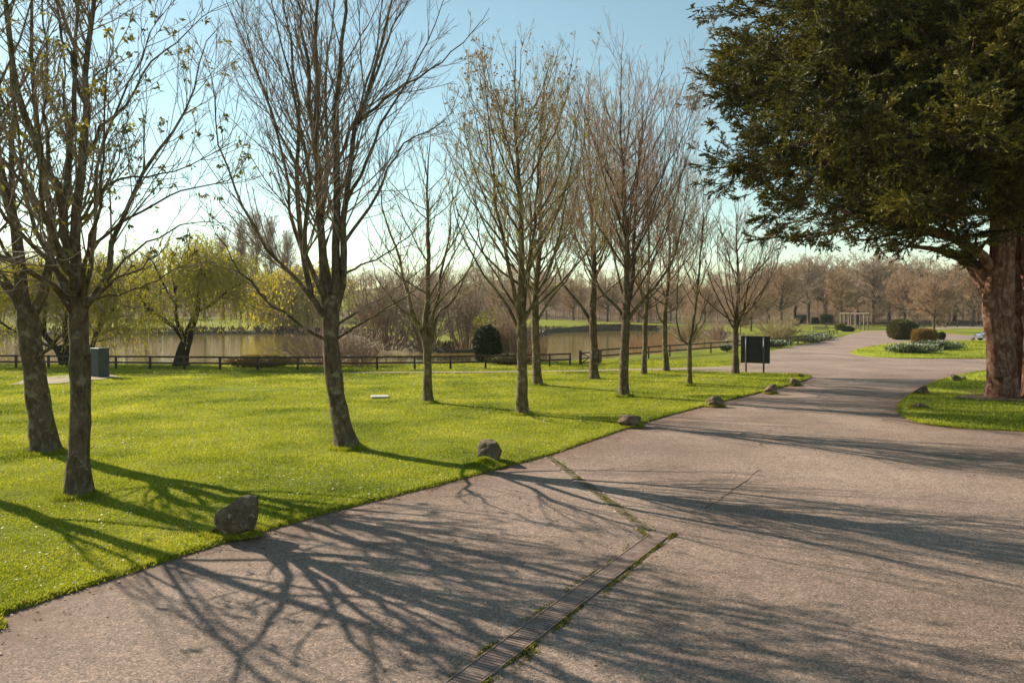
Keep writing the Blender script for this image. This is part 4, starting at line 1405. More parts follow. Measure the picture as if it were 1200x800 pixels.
avenue_tree('bare unseen avenue tree beside the thick-trunked forking tree, casting thin shadows on the near lawn', 14.5,  # row tree out of view at the left, added for the shadows it throws
            [(-114, 556), (-114, 500), (-113, 450), (-112, 400), (-112, 350)], 0.16, 365, (-112, -260), 160, 150, 17, 'bark', 'twig', ang=(30, 62), dens=0.5,
            extra=[([(-112, 372), (-95, 330, -.5), (-80, 290, -1), (-70, 230, -1.4)], 0.5), ([(-112, 372), (-100, 345, -.8), (-85, 300, -1.6), (-90, 220, -2.2)], 0.5)])

# ------------------------------------------------------------------ the big conifer
def conifer():
    d = 27.5
    rng = np.random.default_rng(77)
    base = at(1182, 468)
    t = thing('conifer_tree', 'huge dark spreading conifer with a fluted red-brown trunk overhanging the road', 'tree', (base[0], base[1], 0))
    org = (base[0], base[1], 0)
    # fluted main stems
    stems = [([(1174, 470), (1174, 440), (1172, 400), (1172, 360), (1173, 320), (1176, 270), (1178, 200), (1180, 100), (1182, 0), (1185, -140)], 0.44, 0.15, 0),
             ([(1172, 440), (1167, 400), (1163, 370), (1163, 345), (1167, 320), (1169, 290), (1168, 250), (1166, 170), (1160, 60)], 0.30, 0.08, -0.3),
             ([(1213, 470), (1213, 430), (1212, 390), (1210, 350), (1209, 300), (1211, 230), (1215, 120), (1222, -40)], 0.44, 0.16, 0.2),
             ([(1193, 466), (1193, 420), (1193, 380), (1192, 330), (1192, 280), (1196, 200)], 0.24, 0.1, 0.5)]
    mb = MB()
    for k, (pts, r0, r1, dy) in enumerate(stems):
        P, R = pl(d, [(a, b, dy) for a, b in pts], r0, r1, 26)
        if pts[0][1] > 460:
            P[0, 2] = -0.1
            R = flare(P, R, 0.3, 0.5)
        V, F = tube_arrays(P[None], R[None], 22)
        ax = np.repeat(P, 22, 0)
        an = np.tile(np.linspace(0, 2 * math.pi, 22, endpoint=False), len(P))
        nz = np.array([noise.fractal(Vector((v[0] * 1.6, v[1] * 1.6, v[2] * 0.35)) + Vector((k * 7, 0, 0)), 1.0, 2.0, 4) for v in V])
        V = ax + (V - ax) * (1 + 0.22 * nz + 0.07 * np.sin(an * 5 + k))[:, None]
        mb.add(V, F)
    mb.build('trunk', M['cedar_bark'], t, True, org)
    # main limbs sweeping out at all sides, the lowest ones seen against the park
    limbs = []
    for pts, r0 in (([(1166, 345), (1150, 318), (1140, 308), (1120, 300), (1095, 292), (1060, 288)], 0.27),
                    ([(1170, 330), (1152, 300, -.5), (1130, 286, -1.2), (1090, 268, -2), (1030, 255, -3), (985, 248, -4)], 0.2),
                    ([(1160, 352), (1152, 340, .5), (1140, 322, 1), (1128, 300, 1.5)], 0.2)):
        limbs.append(pl(d, pts, r0, 0.04, LM))
    nl = 80
    hs = np.concatenate([rng.uniform(6.2, 9.5, 32), rng.uniform(8, 20, 48)])
    az = rng.uniform(0, 2 * math.pi, nl)
    az[:30] = np.radians(rng.uniform(130, 265, 30))
    az[40:60] = np.radians(rng.uniform(130, 265, 20))           # the lit, road side carries the longest boughs
    hs = np.concatenate([hs, rng.uniform(9.0, 13.0, 12)])
    az = np.concatenate([az, np.radians(rng.uniform(158, 215, 12))])
    for li, (h, a) in enumerate(zip(hs, az)):
        ln = np.interp(h, [5, 7, 11, 16, 21], [10.5, 11.5, 11.6, 10.2, 5.5]) * rng.uniform(0.75, 1.05)
        el = math.radians(rng.uniform(2, 24) + (h - 6) * 1.0)
        if li >= nl:                       # high boughs reaching out over the road
            ln, el = rng.uniform(9.0, 10.3), math.radians(rng.uniform(8, 26))
        dv = np.array([[math.cos(a) * math.cos(el), math.sin(a) * math.cos(el), math.sin(el)]])
        st = np.array([[base[0] + math.cos(a) * 0.3, base[1] + math.sin(a) * 0.3, h]])
        Q = march(rng, st, dv, np.array([ln]), LM, -0.012, 0.06)[0]
        Q[:, 2] = np.maximum(Q[:, 2], np.interp(Q[:, 0] - base[0], [-11, -4, 2, 12], [6.6, 6.0, 6.0, 5.8]))
        limbs.append((Q, np.linspace(0.13, 0.015, LM)))
    LP = np.stack([l[0] for l in limbs])
    LR = np.stack([l[1] for l in limbs])
    MB().tubes(LP, LR, 7).build('limbs', M['cedar_bark'], t, True, org)
    S, SR = grow(rng, LP, LR, 4, 0.35, ang=(25, 60), lf=(0.2, 0.42), t=(0.18, 1.0), up=-0.01, wig=0.10, M=7, rr=(0.3, 0.5), rmin=0.008, per_len=1.7, taper_len=0.5)
    lowS = np.interp(S[:, -1, 0] - base[0], [-11, -4, 2, 12], [5.9, 5.0, 5.2, 4.9])
    kS = S[:, -1, 2] > lowS
    S, SR = S[kS], SR[kS]
    T, TR = grow(rng, S, SR, 2, 0.25, ang=(30, 60), lf=(0.3, 0.6), t=(0.15, 1.0), up=0.015, wig=0.07, M=5, rr=(0.4, 0.6), rmin=0.006, per_len=2.8)
    low = np.interp(T[:, -1, 0] - base[0], [-11, -4, 2, 12], [5.6, 4.6, 4.9, 4.5])
    T = T[T[:, -1, 2] > low]
    T = T[T[:, -1, 0] > 6.7 + rng.uniform(-0.3, 0.7, len(T))]
    TR = np.full((len(T), 5), 0.007)
    mb = MB().tubes(S, SR, 4, False)
    mb.tubes(T, TR, 3, False)
    mb.build('branches', M['bark_dark'], t, True, org)
    # flat drooping sprays of scale leaves
    U, UR = grow(rng, np.concatenate([T]), TR, 6, 0.3, ang=(22, 48), lf=(0.4, 0.85), t=(0.1, 1.0), up=-0.02, wig=0.09, M=4, rr=(0.4, 0.6), rmin=0.004, lmin=0.22)
    V_, W_ = U, UR
    C, D, S_ = [], [], []
    for line, per in ((U, 24), (T, 18)):
        N = len(line)
        idx = np.repeat(np.arange(N), per)
        tt = rng.uniform(0.0, 1.0, N * per)
        p, tan, _ = sample(line, np.ones(line.shape[:2]), idx, tt)
        dirn = nrm(tan * 1.0 + rng.normal(0, 0.34, (N * per, 3)) * np.array([1, 1, 0.55]))
        dirn[:, 2] -= 0.06
        C.append(p)
        D.append(dirn)
        S_.append(rng.uniform(0.06, 0.15, N * per))
    C, D, S_ = np.concatenate(C), np.concatenate(D), np.concatenate(S_)
    print('conifer leaves', len(C))
    MB().add(*leaf_quads(rng, C, D, S_, 0.24)).build('foliage', M['cedar'], t, False, org)
    # bare soil under the crown
    so = dense([base[:2] + np.array(q) for q in ((-2.2, -.4), (-1.2, -1.3), (1, -1.6), (4, -1.5), (6, .5), (4, 2), (0, 1.2), (-1.5, .6))], 0.3, True, 0.06)
    V, F = cdt([so], [], lambda x, y: inside(so, x, y))
    tag(link('bare_soil', make_mesh('bare_soil', np.column_stack([V, np.full(len(V), 0.10)]), F, M['soil'])), kind='structure')


conifer()


# ------------------------------------------------------------------ willows by the pond
def hang(rng, tips, n, L, leafsize, spread, mat, parent, org, per=26, zmin=-0.4, strand='twig_olive'):
    N = len(tips) * n
    st = np.repeat(tips, n, 0) + rng.normal(0, spread, (N, 3)) * np.array([1, 1, 0.5])
    ln = rng.uniform(L[0], L[1], N)
    dv = rng.normal(0, 0.5, (N, 3))
    dv[:, 2] = np.abs(dv[:, 2]) * 0.3
    Q = march(rng, st, dv, ln, 7, -0.55, 0.06)
    Q[:, :, 2] = np.maximum(Q[:, :, 2], zmin)
    MB().tubes(Q, np.full((N, 7), leafsize * 0.05), 3, False).build('strands', M[strand], parent, True, org)
    idx = np.repeat(np.arange(N), per)
    tt = rng.uniform(0.05, 1, N * per)
    p, tan, _ = sample(Q, np.ones((N, 7)), idx, tt)
    D = nrm(tan + rng.normal(0, 0.6, (N * per, 3)))
    MB().add(*leaf_quads(rng, p, D, rng.uniform(0.6, 1.3, N * per) * leafsize, 0.32)).build('foliage', M[mat], parent, False, org)


def willow(label, d, trunk_px, r, limbs_px, seed, mat='willow', n=16, L=(1.2, 3.0), leafsize=0.14, spread=0.5, bark_='bark_dark', per=26, nt=(3, 1.2), zmin=-0.4):
    rng = np.random.default_rng(seed)
    base = atd(*trunk_px[0][:2], d)
    gz = min(base[2], 0.0)
    org = (base[0], base[1], gz)
    t = thing('willow_tree', label, 'tree', org)
    P, R = pl(d, trunk_px, r, r * 0.7, 14)
    P[0, 2] -= 0.15
    R = flare(P, R, 0.4)
    MB().tubes(P[None], R[None], 10).build('trunk', M[bark_], t, True, org)
    limbs = [pl(d, p, rr, 0.02, LM) for p, rr in limbs_px]
    LP, LR = np.stack([l[0] for l in limbs]), np.stack([l[1] for l in limbs])
    S, SR = grow(rng, LP, LR, nt[0], ang=(25, 65), lf=(0.3, 0.6), t=(0.3, 1), up=0.04, wig=0.16, M=6, rr=(0.3, 0.5), rmin=0.012, per_len=nt[1])
    T, TR = grow(rng, S, SR, 3, ang=(25, 70), lf=(0.4, 0.8), t=(0.3, 1), up=-0.02, wig=0.16, M=5, rr=(0.4, 0.6), rmin=0.008)
    mb = MB().tubes(LP, LR, 7)
    mb.tubes(S, SR, 4, False)
    mb.tubes(T, TR, 3, False)
    mb.build('limbs', M[bark_], t, True, org)
    tips = np.concatenate([T[:, -1], T[:, 3], S[:, -1]])
    hang(rng, tips, max(1, n * 20 // max(1, len(tips))) if n > 30 else n, L, leafsize, spread, mat, t, org, per, zmin)
    return t


willow('olive-yellow weeping willow with dark forked leaning trunk behind the fence', 46.0,
       [(212, 429), (214, 414), (219, 398), (222, 388)], 0.42,
       [([(221, 390), (228, 372, -.2), (231, 358, -.3), (232, 340, -.5), (236, 318, -.8), (250, 300, -1)], 0.26),
        ([(217, 400), (206, 385, .3), (190, 373, .6), (172, 360, 1), (160, 340, 1.4), (152, 322, 1.8)], 0.18),
        ([(214, 392), (207, 375, -.5), (206, 355, -.8), (204, 335, -1), (198, 310, -1.2)], 0.13),
        ([(230, 365), (246, 358, .6), (262, 345, 1), (278, 335, 1.4), (292, 330, 1.8)], 0.12),
        ([(232, 345), (240, 325, 1), (262, 306, 1.5), (282, 305, 2)], 0.10),
        ([(207, 360), (190, 330, -1.5), (178, 305, -2), (165, 298, -2.4)], 0.10),
        ([(205, 340), (215, 312, .8), (218, 296, 1.4), (226, 290, 2)], 0.09)], 201, n=5, L=(0.7, 2.6), leafsize=0.16, per=16, spread=0.6)
willow('weeping willow with several dark splayed stems, behind the two leafing trees', 47.0,
       [(79, 430), (74, 416), (70, 405)], 0.40,
       [([(76, 425), (66, 408, -.2), (52, 392, -.4), (40, 372, -.6), (25, 345, -.8), (12, 320, -1)], 0.22),
        ([(80, 428), (78, 405), (76, 385), (80, 360), (88, 330), (95, 305)], 0.22),
        ([(84, 428), (104, 412, .4), (112, 396, .6), (120, 380, .8), (134, 362, 1), (146, 345, 1.2)], 0.2),
        ([(110, 398, .6), (118, 375, 1.2), (124, 345, 1.6), (130, 315, 2)], 0.12),
        ([(52, 392, -.4), (52, 362, -1), (50, 330, -1.4), (48, 300, -1.8)], 0.12),
        ([(66, 408), (40, 398, 1), (12, 385, 1.6), (-15, 365, 2), (-40, 345, 2.4)], 0.14),
        ([(40, 372), (10, 350, .6), (-20, 325, 1), (-45, 310, 1.5)], 0.10)], 211, n=5, L=(0.7, 2.6), leafsize=0.16, per=14, spread=0.65)
willow('bright yellow weeping willow across the pond', 158.0,
       [(345, 391), (345, 378), (346, 366)], 0.7,
       [([(346, 370), (336, 345, 0), (326, 332, 0), (317, 330, 0)], 0.3), ([(346, 370), (354, 342, 1), (366, 328, 1), (382, 330, 1)], 0.3),
        ([(346, 368), (345, 342, -1), (343, 322, -2)], 0.3), ([(346, 370), (340, 350, 4), (338, 335, 6)], 0.25), ([(346, 370), (356, 350, -4), (366, 340, -6)], 0.25),
        ([(346, 366), (354, 335, 3), (360, 320, 4)], 0.25)],
       221, 'willow_bright', n=8, L=(5, 11), leafsize=0.7, per=14, spread=1.5, nt=(4, 0.25))


# ------------------------------------------------------------------ background bare trees (shared meshes)
def far_tree_meshes(kind, seed):
    rng = np.random.default_rng(seed)
    H = 15.0
    P = spline(np.array([(0, 0, -0.4), (0.1, 0.1, 2), (-0.1, 0.1, 4.2), (0.1, -0.1, 6)]), 8)
    R = np.linspace(0.30, 0.22, 8)
    if kind == 'tall':
        n, ang, up, tr, ln = 36, (15, 42), 0.06, (0.15, 0.9), (4, 7.5)
    elif kind == 'round':
        n, ang, up, tr, ln = 46, (35, 95), 0.05, (0.0, 0.75), (4.5, 7.5)
    else:
        n, ang, up, tr, ln = 48, (45, 105), 0.03, (-0.1, 0.5), (5, 8.5)
    lead = spline(np.array([(0, 0, 3.0), (0.2, 0, 7), (-0.2, 0.2, 11), (0, 0, 15.0 if kind == 'tall' else 12)]), 10)
    LR = np.linspace(0.20, 0.04, 10)
    tt = np.clip(rng.uniform(tr[0], tr[1], n), 0, 1)
    p, tan, rr = sample(lead[None], LR[None], np.zeros(n, int), tt)
    az = np.arange(n) * 2.4
    a = np.radians(rng.uniform(*ang, n))
    dv = np.stack([np.cos(az) * np.sin(a), np.sin(az) * np.sin(a), np.cos(a)], 1)
    Q = march(rng, p, dv, rng.uniform(*ln, n) * (1 - 0.4 * tt), 10, up, 0.09)
    W = np.clip(rr * 0.55, 0.05, 0.16)[:, None] * np.linspace(1, 0.3, 10)[None]
    mbt = MB().tubes(P[None], R[None], 9)
    mbt.tubes(lead[None], LR[None], 7)
    mbt.tubes(Q, W, 5)
    V = np.concatenate(mbt.V)
    trunk = make_mesh('trunk', V, [np.concatenate(f) for f in mbt.F.values()], M['bark'], True)
    A, AW = grow(rng, np.concatenate([Q, lead[None]]), np.concatenate([W, LR[None]]), 4, ang=(25, 60), lf=(0.3, 0.55), t=(0.12, 1), up=0.05, wig=0.16, M=6, rr=(0.4, 0.6), rmin=0.026, per_len=1.5, rmax=0.06)
    B, BW = grow(rng, A, AW, 3, ang=(25, 60), lf=(0.35, 0.65), t=(0.1, 1), up=0.05, wig=0.16, M=4, rr=(0.5, 0.7), rmin=0.02, per_len=1.4, rmax=0.03)
    C, CW = grow(rng, B, BW, 3, ang=(25, 65), lf=(0.5, 0.95), t=(0.15, 1), up=0.06, wig=0.14, M=3, rr=(0.6, 0.8), rmin=0.015, rmax=0.022)
    mb = MB().tubes(A, AW, 4, False)
    mb.tubes(B, BW, 3, False)
    mb.tubes(C, CW, 3, False)
    V = np.concatenate(mb.V)
    crown = make_mesh('crown', V, [np.concatenate(f) for f in mb.F.values()], M['twig_far'], True)
    return trunk, crown


FAR = {k: [far_tree_meshes(k, 300 + i * 7 + j) for j in range(2)] for i, k in enumerate(('tall', 'round', 'wide'))}
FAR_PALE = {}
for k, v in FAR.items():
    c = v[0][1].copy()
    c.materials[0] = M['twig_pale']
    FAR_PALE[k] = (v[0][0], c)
_cnt = [0]


def far_tree(px, d, top_py, kind, label, width=1.0, pale=False, group=None, base_py=None, name='bare_tree'):
    x = (px - 600) / FPX * d
    z = float(height(x, d))
    top = atd(px, top_py, d)[2]
    hgt = max(top - z, 3)
    s = hgt / (15.6 if kind == 'tall' else 14.5)
    _cnt[0] += 1
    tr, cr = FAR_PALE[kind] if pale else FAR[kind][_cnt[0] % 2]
    t = thing(name, label, 'tree', (x, d, z), _cnt[0] * 1.7, group)
    t.scale = (s * width, s * width, s)
    link('trunk', tr, t)
    link('crown', cr, t)
    return t


GB = 'bare trees beyond the pond'
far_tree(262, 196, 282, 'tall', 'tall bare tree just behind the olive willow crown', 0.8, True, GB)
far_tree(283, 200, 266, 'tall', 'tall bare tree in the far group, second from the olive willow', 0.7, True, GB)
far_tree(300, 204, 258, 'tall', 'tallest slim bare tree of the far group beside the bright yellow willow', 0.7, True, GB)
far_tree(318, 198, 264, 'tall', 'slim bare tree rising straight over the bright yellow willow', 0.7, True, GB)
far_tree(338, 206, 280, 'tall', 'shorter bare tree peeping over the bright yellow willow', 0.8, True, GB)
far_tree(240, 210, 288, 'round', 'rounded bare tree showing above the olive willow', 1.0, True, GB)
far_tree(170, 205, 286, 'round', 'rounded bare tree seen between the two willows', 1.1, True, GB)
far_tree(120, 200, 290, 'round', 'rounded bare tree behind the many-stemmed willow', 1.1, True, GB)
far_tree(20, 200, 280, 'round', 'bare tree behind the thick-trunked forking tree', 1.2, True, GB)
far_tree(452, 84, 333, 'wide', 'spreading brown thicket tree on the pond island, by the leaning stump', 0.9, False, GB)
far_tree(505, 92, 322, 'round', 'tallest bare tree on the pond island', 1.1, False, GB)
far_tree(548, 88, 330, 'wide', 'spreading bare tree on the pond island near the dark ivy-clad bush', 0.9, False, GB)
far_tree(590, 110, 322, 'round', 'bare tree behind the dark ivy-clad bush', 1.1, False, GB)
far_tree(425, 120, 345, 'round', 'low bare tree below the green hillside field', 1.0, False, GB)
far_tree(640, 215, 318, 'round', 'bare bank tree seen behind the twin trunks', 1.1, False, GB)
far_tree(672, 222, 322, 'round', 'bare bank tree behind the small gate', 1.2, False, GB)
far_tree(712, 215, 316, 'round', 'bare bank tree beyond open water, next to the broad red-twigged tree', 1.1, False, GB)
far_tree(748, 225, 322, 'wide', 'spreading bare bank tree behind the slender pale trunk', 1.0, False, GB)
far_tree(786, 215, 320, 'round', 'bare bank tree behind the pale smooth trunk at the path edge', 1.1, False, GB)
far_tree(826, 190, 326, 'round', 'bare tree behind the thin U-stemmed young tree', 1.1, False, GB)
GR = 'bare trees round the far road'
far_tree(880, 150, 322, 'wide', 'spreading bare tree beyond the dark sign board', 0.95, False, GR)
far_tree(915, 185, 300, 'round', 'rounded brown tree behind the fence bend', 1.1, False, GR)
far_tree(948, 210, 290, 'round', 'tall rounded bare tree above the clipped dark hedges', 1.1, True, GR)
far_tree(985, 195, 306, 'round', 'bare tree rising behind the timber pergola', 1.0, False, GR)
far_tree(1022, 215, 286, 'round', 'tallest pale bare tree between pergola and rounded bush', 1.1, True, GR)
far_tree(1060, 200, 300, 'wide', 'wide bare tree right behind the rounded clipped bush', 0.9, False, GR)
far_tree(1095, 140, 302, 'wide', 'low spreading bare tree with a stout trunk on the island lawn edge', 0.85, False, GR)
far_tree(1140, 190, 305, 'round', 'bare tree beside the conifer trunk beyond the rail fence', 1.1, False, GR)
far_tree(1190, 200, 300, 'round', 'bare tree mostly hidden behind the conifer trunk', 1.1, False, GR)
for px_, d_, top_, kd_, lb_ in ((900, 232, 302, 'round', 'bare tree in the second row behind the fence bend'), (932, 240, 296, 'round', 'bare tree of the second row over the box-shaped hedge'),
                                (966, 236, 292, 'round', 'brown bare tree straight above the flared hedge'), (1004, 228, 296, 'round', 'brown bare tree straight behind the pergola posts'),
                                (1042, 238, 292, 'round', 'brown bare tree in the second row left of the rounded bush'), (1078, 226, 294, 'round', 'bare tree in the second row above the blue bin'),
                                (1118, 230, 296, 'round', 'bare tree in the second row right of the stout spreading tree'), (1160, 236, 292, 'round', 'bare tree peeping out by the conifer trunk')):
    far_tree(px_, d_, top_, kd_, lb_, 1.35, px_ in (966, 1078), GR)
far_tree(868, 128, 350, 'wide', 'small multi-stemmed tree on the far pond bank left of the sign', 0.7, False, GR)


def far_wood():
    rng = np.random.default_rng(900)
    mb = MB()
    n = 1250
    ang = rng.uniform(-0.72, 0.72, n)
    r = np.concatenate([rng.uniform(225, 330, n // 2), rng.uniform(330, 460, n - n // 2)])
    x, y = np.sin(ang) * r, np.cos(ang) * r
    keep = np.hypot((x + 61) / 11, (y - 300) / 60) > 1
    keep &= ~((x < -30) & (r < 250))
    x, y = x[keep], y[keep]
    n = len(x)
    z = height(x, y)
    H = rng.uniform(6.5, 11.5, n)
    lean = rng.normal(0, 0.05, (n, 2))
    lead = np.stack([np.stack([x + lean[:, 0] * H * f, y + lean[:, 1] * H * f, z + H * f], 1) for f in (0, 0.3, 0.6, 0.85)], 1)
    LR = np.tile(np.array([0.2, 0.15, 0.07, 0.03]), (n, 1))
    mb.tubes(lead, LR, 4, False)
    A, AW = grow(rng, lead, LR, 15, ang=(30, 95), lf=(0.4, 0.65), t=(0.12, 1.0), up=0.12, wig=0.2, M=4, rr=(0.4, 0.6), rmin=0.035, taper_len=0.35)
    B, BW = grow(rng, A, AW, 11, ang=(25, 75), lf=(0.35, 0.75), t=(0.15, 1), up=0.08, wig=0.22, M=3, rr=(0.5, 0.7), rmin=0.028, taper_len=0.3)
    mb.tubes(A, AW, 3, False)
    mb.tubes(B, BW, 3, False)
    return tag(mb.build('far_woods', M['twig_far'], None, True), kind='stuff')


far_wood()

# ------------------------------------------------------------------ shrubs and clumps
def blob_points(rng, n, sx, sy, sz, box=0.0, fill=0.35):
    u = rng.normal(size=(n, 3))
    u = nrm(u)
    if box:
        m = np.abs(u).max(1, keepdims=True)
        u = u * (1 - box) + (u / m) * 0.85 * box
    rad = 1 - fill * rng.uniform(0, 1, (n, 1)) ** 2
    p = u * rad
    p[:, 2] = np.abs(p[:, 2]) if False else p[:, 2]
    return p * np.array([sx, sy, sz]), u


def bush(name, label, px, base_py, w, h, mat, seed, n=5000, leaf=0.12, box=0.0, group=None, dpt=None, cat='bush', stem=True, z0=None):
    rng = np.random.default_rng(seed)
    p = at(px, base_py)
    z = float(height(p[0], p[1])) if z0 is None else z0
    dpt = dpt or w
    t = thing(name, label, cat, (p[0], p[1], z), group=group)
    C, U = blob_points(rng, n, w / 2, dpt / 2, h / 2, box)
    nz = np.array([noise.fractal(Vector(c) * (2.2 / max(w, 0.5)) + Vector((seed, 0, 0)), 1, 2, 3) for c in C])
    C *= (1 + (0.08 if box > 0.3 else 0.2) * nz)[:, None]
    C[:, 2] += h / 2
    C = C[C[:, 2] > 0.02]
    U = U[:len(C)]
    D = nrm(C - np.array([0, 0, h * 0.4])) + rng.normal(0, 0.7, C.shape)
    MB().add(*leaf_quads(rng, C, D, rng.uniform(0.6, 1.3, len(C)) * leaf, 0.55)).build('foliage', M[mat], t)
    # woody frame inside
    k = 14
    st = np.column_stack([rng.normal(0, w * 0.06, (k, 2)), np.full(k, -0.05)])
    dv = np.column_stack([rng.normal(0, 0.5, (k, 2)), np.ones(k)])
    Q = march(rng, st, dv, rng.uniform(0.5, 0.85, k) * h, 6, 0.05, 0.12)
    MB().tubes(Q, np.linspace(0.03, 0.008, 6)[None].repeat(k, 0), 4, False).build('stems', M['bark_dark'], t, True)
    # dense dark core of old wood and leaf
    if stem:
        bm = bmesh.new()
        bmesh.ops.create_icosphere(bm, subdivisions=3, radius=1)
        for v in bm.verts:
            c = v.co
            if box:
                m = max(abs(c.x), abs(c.y), abs(c.z))
                c = c * (1 - box) + c / m * 0.85 * box
            v.co = Vector((c.x * w * 0.4, c.y * dpt * 0.4, max(0.02, c.z * h * 0.4 + h / 2)))
        bm.verts.index_update()
        MB().bm(bm).build('core', M[mat], t, True)
    return t


def stemmy(name, label, px, base_py, w, h, seed, twig='twig_olive', n=40, spread=0.8, up=-0.02, group=None, dpt=None, leafmat=None, cat='shrub', z=None, rmin=0.012, d=None):
    rng = np.random.default_rng(seed)
    p = at(px, base_py) if d is None else atd(px, base_py, d)
    z = (float(height(p[0], p[1])) if z is None else z)
    t = thing(name, label, cat, (p[0], p[1], z), group=group)
    st = np.column_stack([rng.normal(0, w * 0.12, (n, 2)), np.full(n, -0.05)])
    dv = np.column_stack([st[:, :2] / (w * 0.12) * spread * 0.45 * rng.uniform(0.4, 1.4, (n, 1)), np.ones(n)])
    Q = march(rng, st, dv, rng.uniform(0.6, 1.1, n) * h * 1.08, 9, up, 0.08)
    W = np.linspace(rmin * 2.2, rmin, 9)[None].repeat(n, 0)
    A, AW = grow(rng, Q, W, 9, ang=(18, 45), lf=(0.2, 0.5), t=(0.15, 1), up=up, wig=0.1, M=5, rr=(0.6, 0.8), rmin=rmin * 0.8)
    B, BW = grow(rng, A, AW, 3, ang=(18, 45), lf=(0.3, 0.7), t=(0.15, 1), up=up, wig=0.1, M=4, rr=(0.7, 0.9), rmin=rmin * 0.7)
    MB().tubes(Q, W, 4, False).build('stems', M[twig], t, True)
    mb = MB().tubes(A, AW, 3, False)
    mb.tubes(B, BW, 3, False)
    mb.build('twigs', M[twig], t, True)
    if leafmat:
        tips = B[:, -1]
        k = 3
        C = np.repeat(tips, k, 0) + rng.normal(0, 0.04, (len(tips) * k, 3))
        D = rng.normal(size=C.shape)
        MB().add(*leaf_quads(rng, C, D, rng.uniform(0.06, 0.14, len(C)), 0.5)).build('foliage', M[leafmat], t)
    return t


bush('rounded_bush', 'large rounded clipped bush, brown-green, at the road bend', 1056.5, 398, 3.3, 2.55, 'bushleaf', 401, 12000, 0.17, 0.35)
bush('square_shrub', 'brown flat-topped square shrub on the island lawn behind pale flowers', 1083, 403.5, 2.6, 1.7, 'brownleaf', 402, 7000, 0.14, 0.5, dpt=1.8)
bush('dark_bush', 'little dark round bush at the end of the brown square shrub', 1103, 398, 0.9, 0.95, 'evergreen', 403, 2500, 0.12, 0.1)
bush('ivy_bush', 'dark ivy-clad rounded bush just behind the rail fence by the pond', 571, 424.5, 1.75, 2.35, 'evergreen', 404, 7000, 0.14, 0.15)
bush('clipped_hedge', 'dark box-shaped clipped hedge, left block of three across the far lawn', 940, 381.6, 3.3, 2.6, 'evergreen', 405, 5000, 0.22, 0.8, group='clipped hedges on the far lawn')
bush('clipped_hedge', 'small dark clipped hedge in the middle of the three far hedges', 955.5, 382, 2.0, 1.9, 'evergreen', 406, 4000, 0.2, 0.7, group='clipped hedges on the far lawn')
bush('clipped_hedge', 'dark flared clipped hedge nearest the pergola', 968.5, 382.8, 3.2, 3.0, 'evergreen', 407, 5000, 0.22, 0.7, group='clipped hedges on the far lawn')
bush('low_bush', 'low dark mounded bush at the foot of the pergola', 993, 388.6, 2.2, 1.0, 'evergreen', 408, 3500, 0.18, 0.1)
bush('low_bush', 'yellow-green leafy bush between flared hedge and pergola', 984, 387, 1.8, 1.5, 'olive_leaf', 409, 3000, 0.2, 0.0)
bush('low_bush', 'tan low bush on the far lawn in front of the box hedge', 931, 384, 2.4, 1.3, 'brownleaf', 410, 3000, 0.2, 0.0)
bush('leafy_bush', 'olive-green straggly bush towering over the dark ivy-clad bush', 578, 422, 2.6, 3.6, 'olive_leaf', 411, 1800, 0.16, 0.0, stem=False, z0=0)
bush('bank_shrub', 'low brown mound of bramble between fence and water near the bright willow', 306, 430.5, 4.2, 0.7, 'brownleaf', 412, 3500, 0.1, 0.0, dpt=1.4)
bush('bank_shrub', 'low dark bramble mound under the fence beside the ivy-clad bush', 596, 427, 2.6, 0.65, 'bushleaf', 413, 2500, 0.1, 0.0, dpt=1.4)
stemmy('arching_shrub', 'russet shrub with thin arching stems behind the fence and the leaning trunk', 378, 428.8, 5.0, 3.0, 421, 'twig_red', 55, 1.0, -0.09)
stemmy('arching_shrub', 'russet shrub with thin upright stems beside the pond island', 420, 428.2, 3.2, 2.2, 422, 'twig_red', 36, 0.8, -0.05)
stemmy('thicket_shrub', 'dark multi-stemmed thicket shrub on the pond island, beside the stump', 456, 410, 4.2, 6.2, 423, 'twig', 40, 0.8, 0.0, rmin=0.02)
stemmy('thicket_shrub', 'dark multi-stemmed thicket shrub on the pond island with a leaning stem', 500, 411, 4.0, 5.6, 424, 'twig', 34, 0.7, 0.0, rmin=0.02)
stemmy('thicket_shrub', 'dark multi-stemmed thicket shrub on the pond island close to ivy-clad bush', 545, 409, 4.6, 6.0, 425, 'twig', 40, 0.8, 0.0, rmin=0.02)
stemmy('thicket_shrub', 'reddish thin-stemmed shrub between the twin trunks and ivy-clad bush', 598, 424, 2.2, 3.6, 426, 'twig_red', 60, 0.5, 0.0)
stemmy('bank_shrub', 'pale dry round shrub on the pond bank behind the U-stemmed tree', 808, 401, 3.2, 3.0, 427, 'twig_olive', 70, 0.9, 0.0, rmin=0.016)
stemmy('bank_shrub', 'tan twiggy shrub behind the rail fence, right above the sign board', 912, 403, 4.2, 3.0, 428, 'twig_olive', 80, 1.0, 0.0, rmin=0.018)
stemmy('bank_shrub', 'wispy brown shrub at the water edge behind the U-stemmed tree', 842, 398, 3.0, 2.0, 429, 'twig_red', 50, 0.9, 0.0, rmin=0.016)


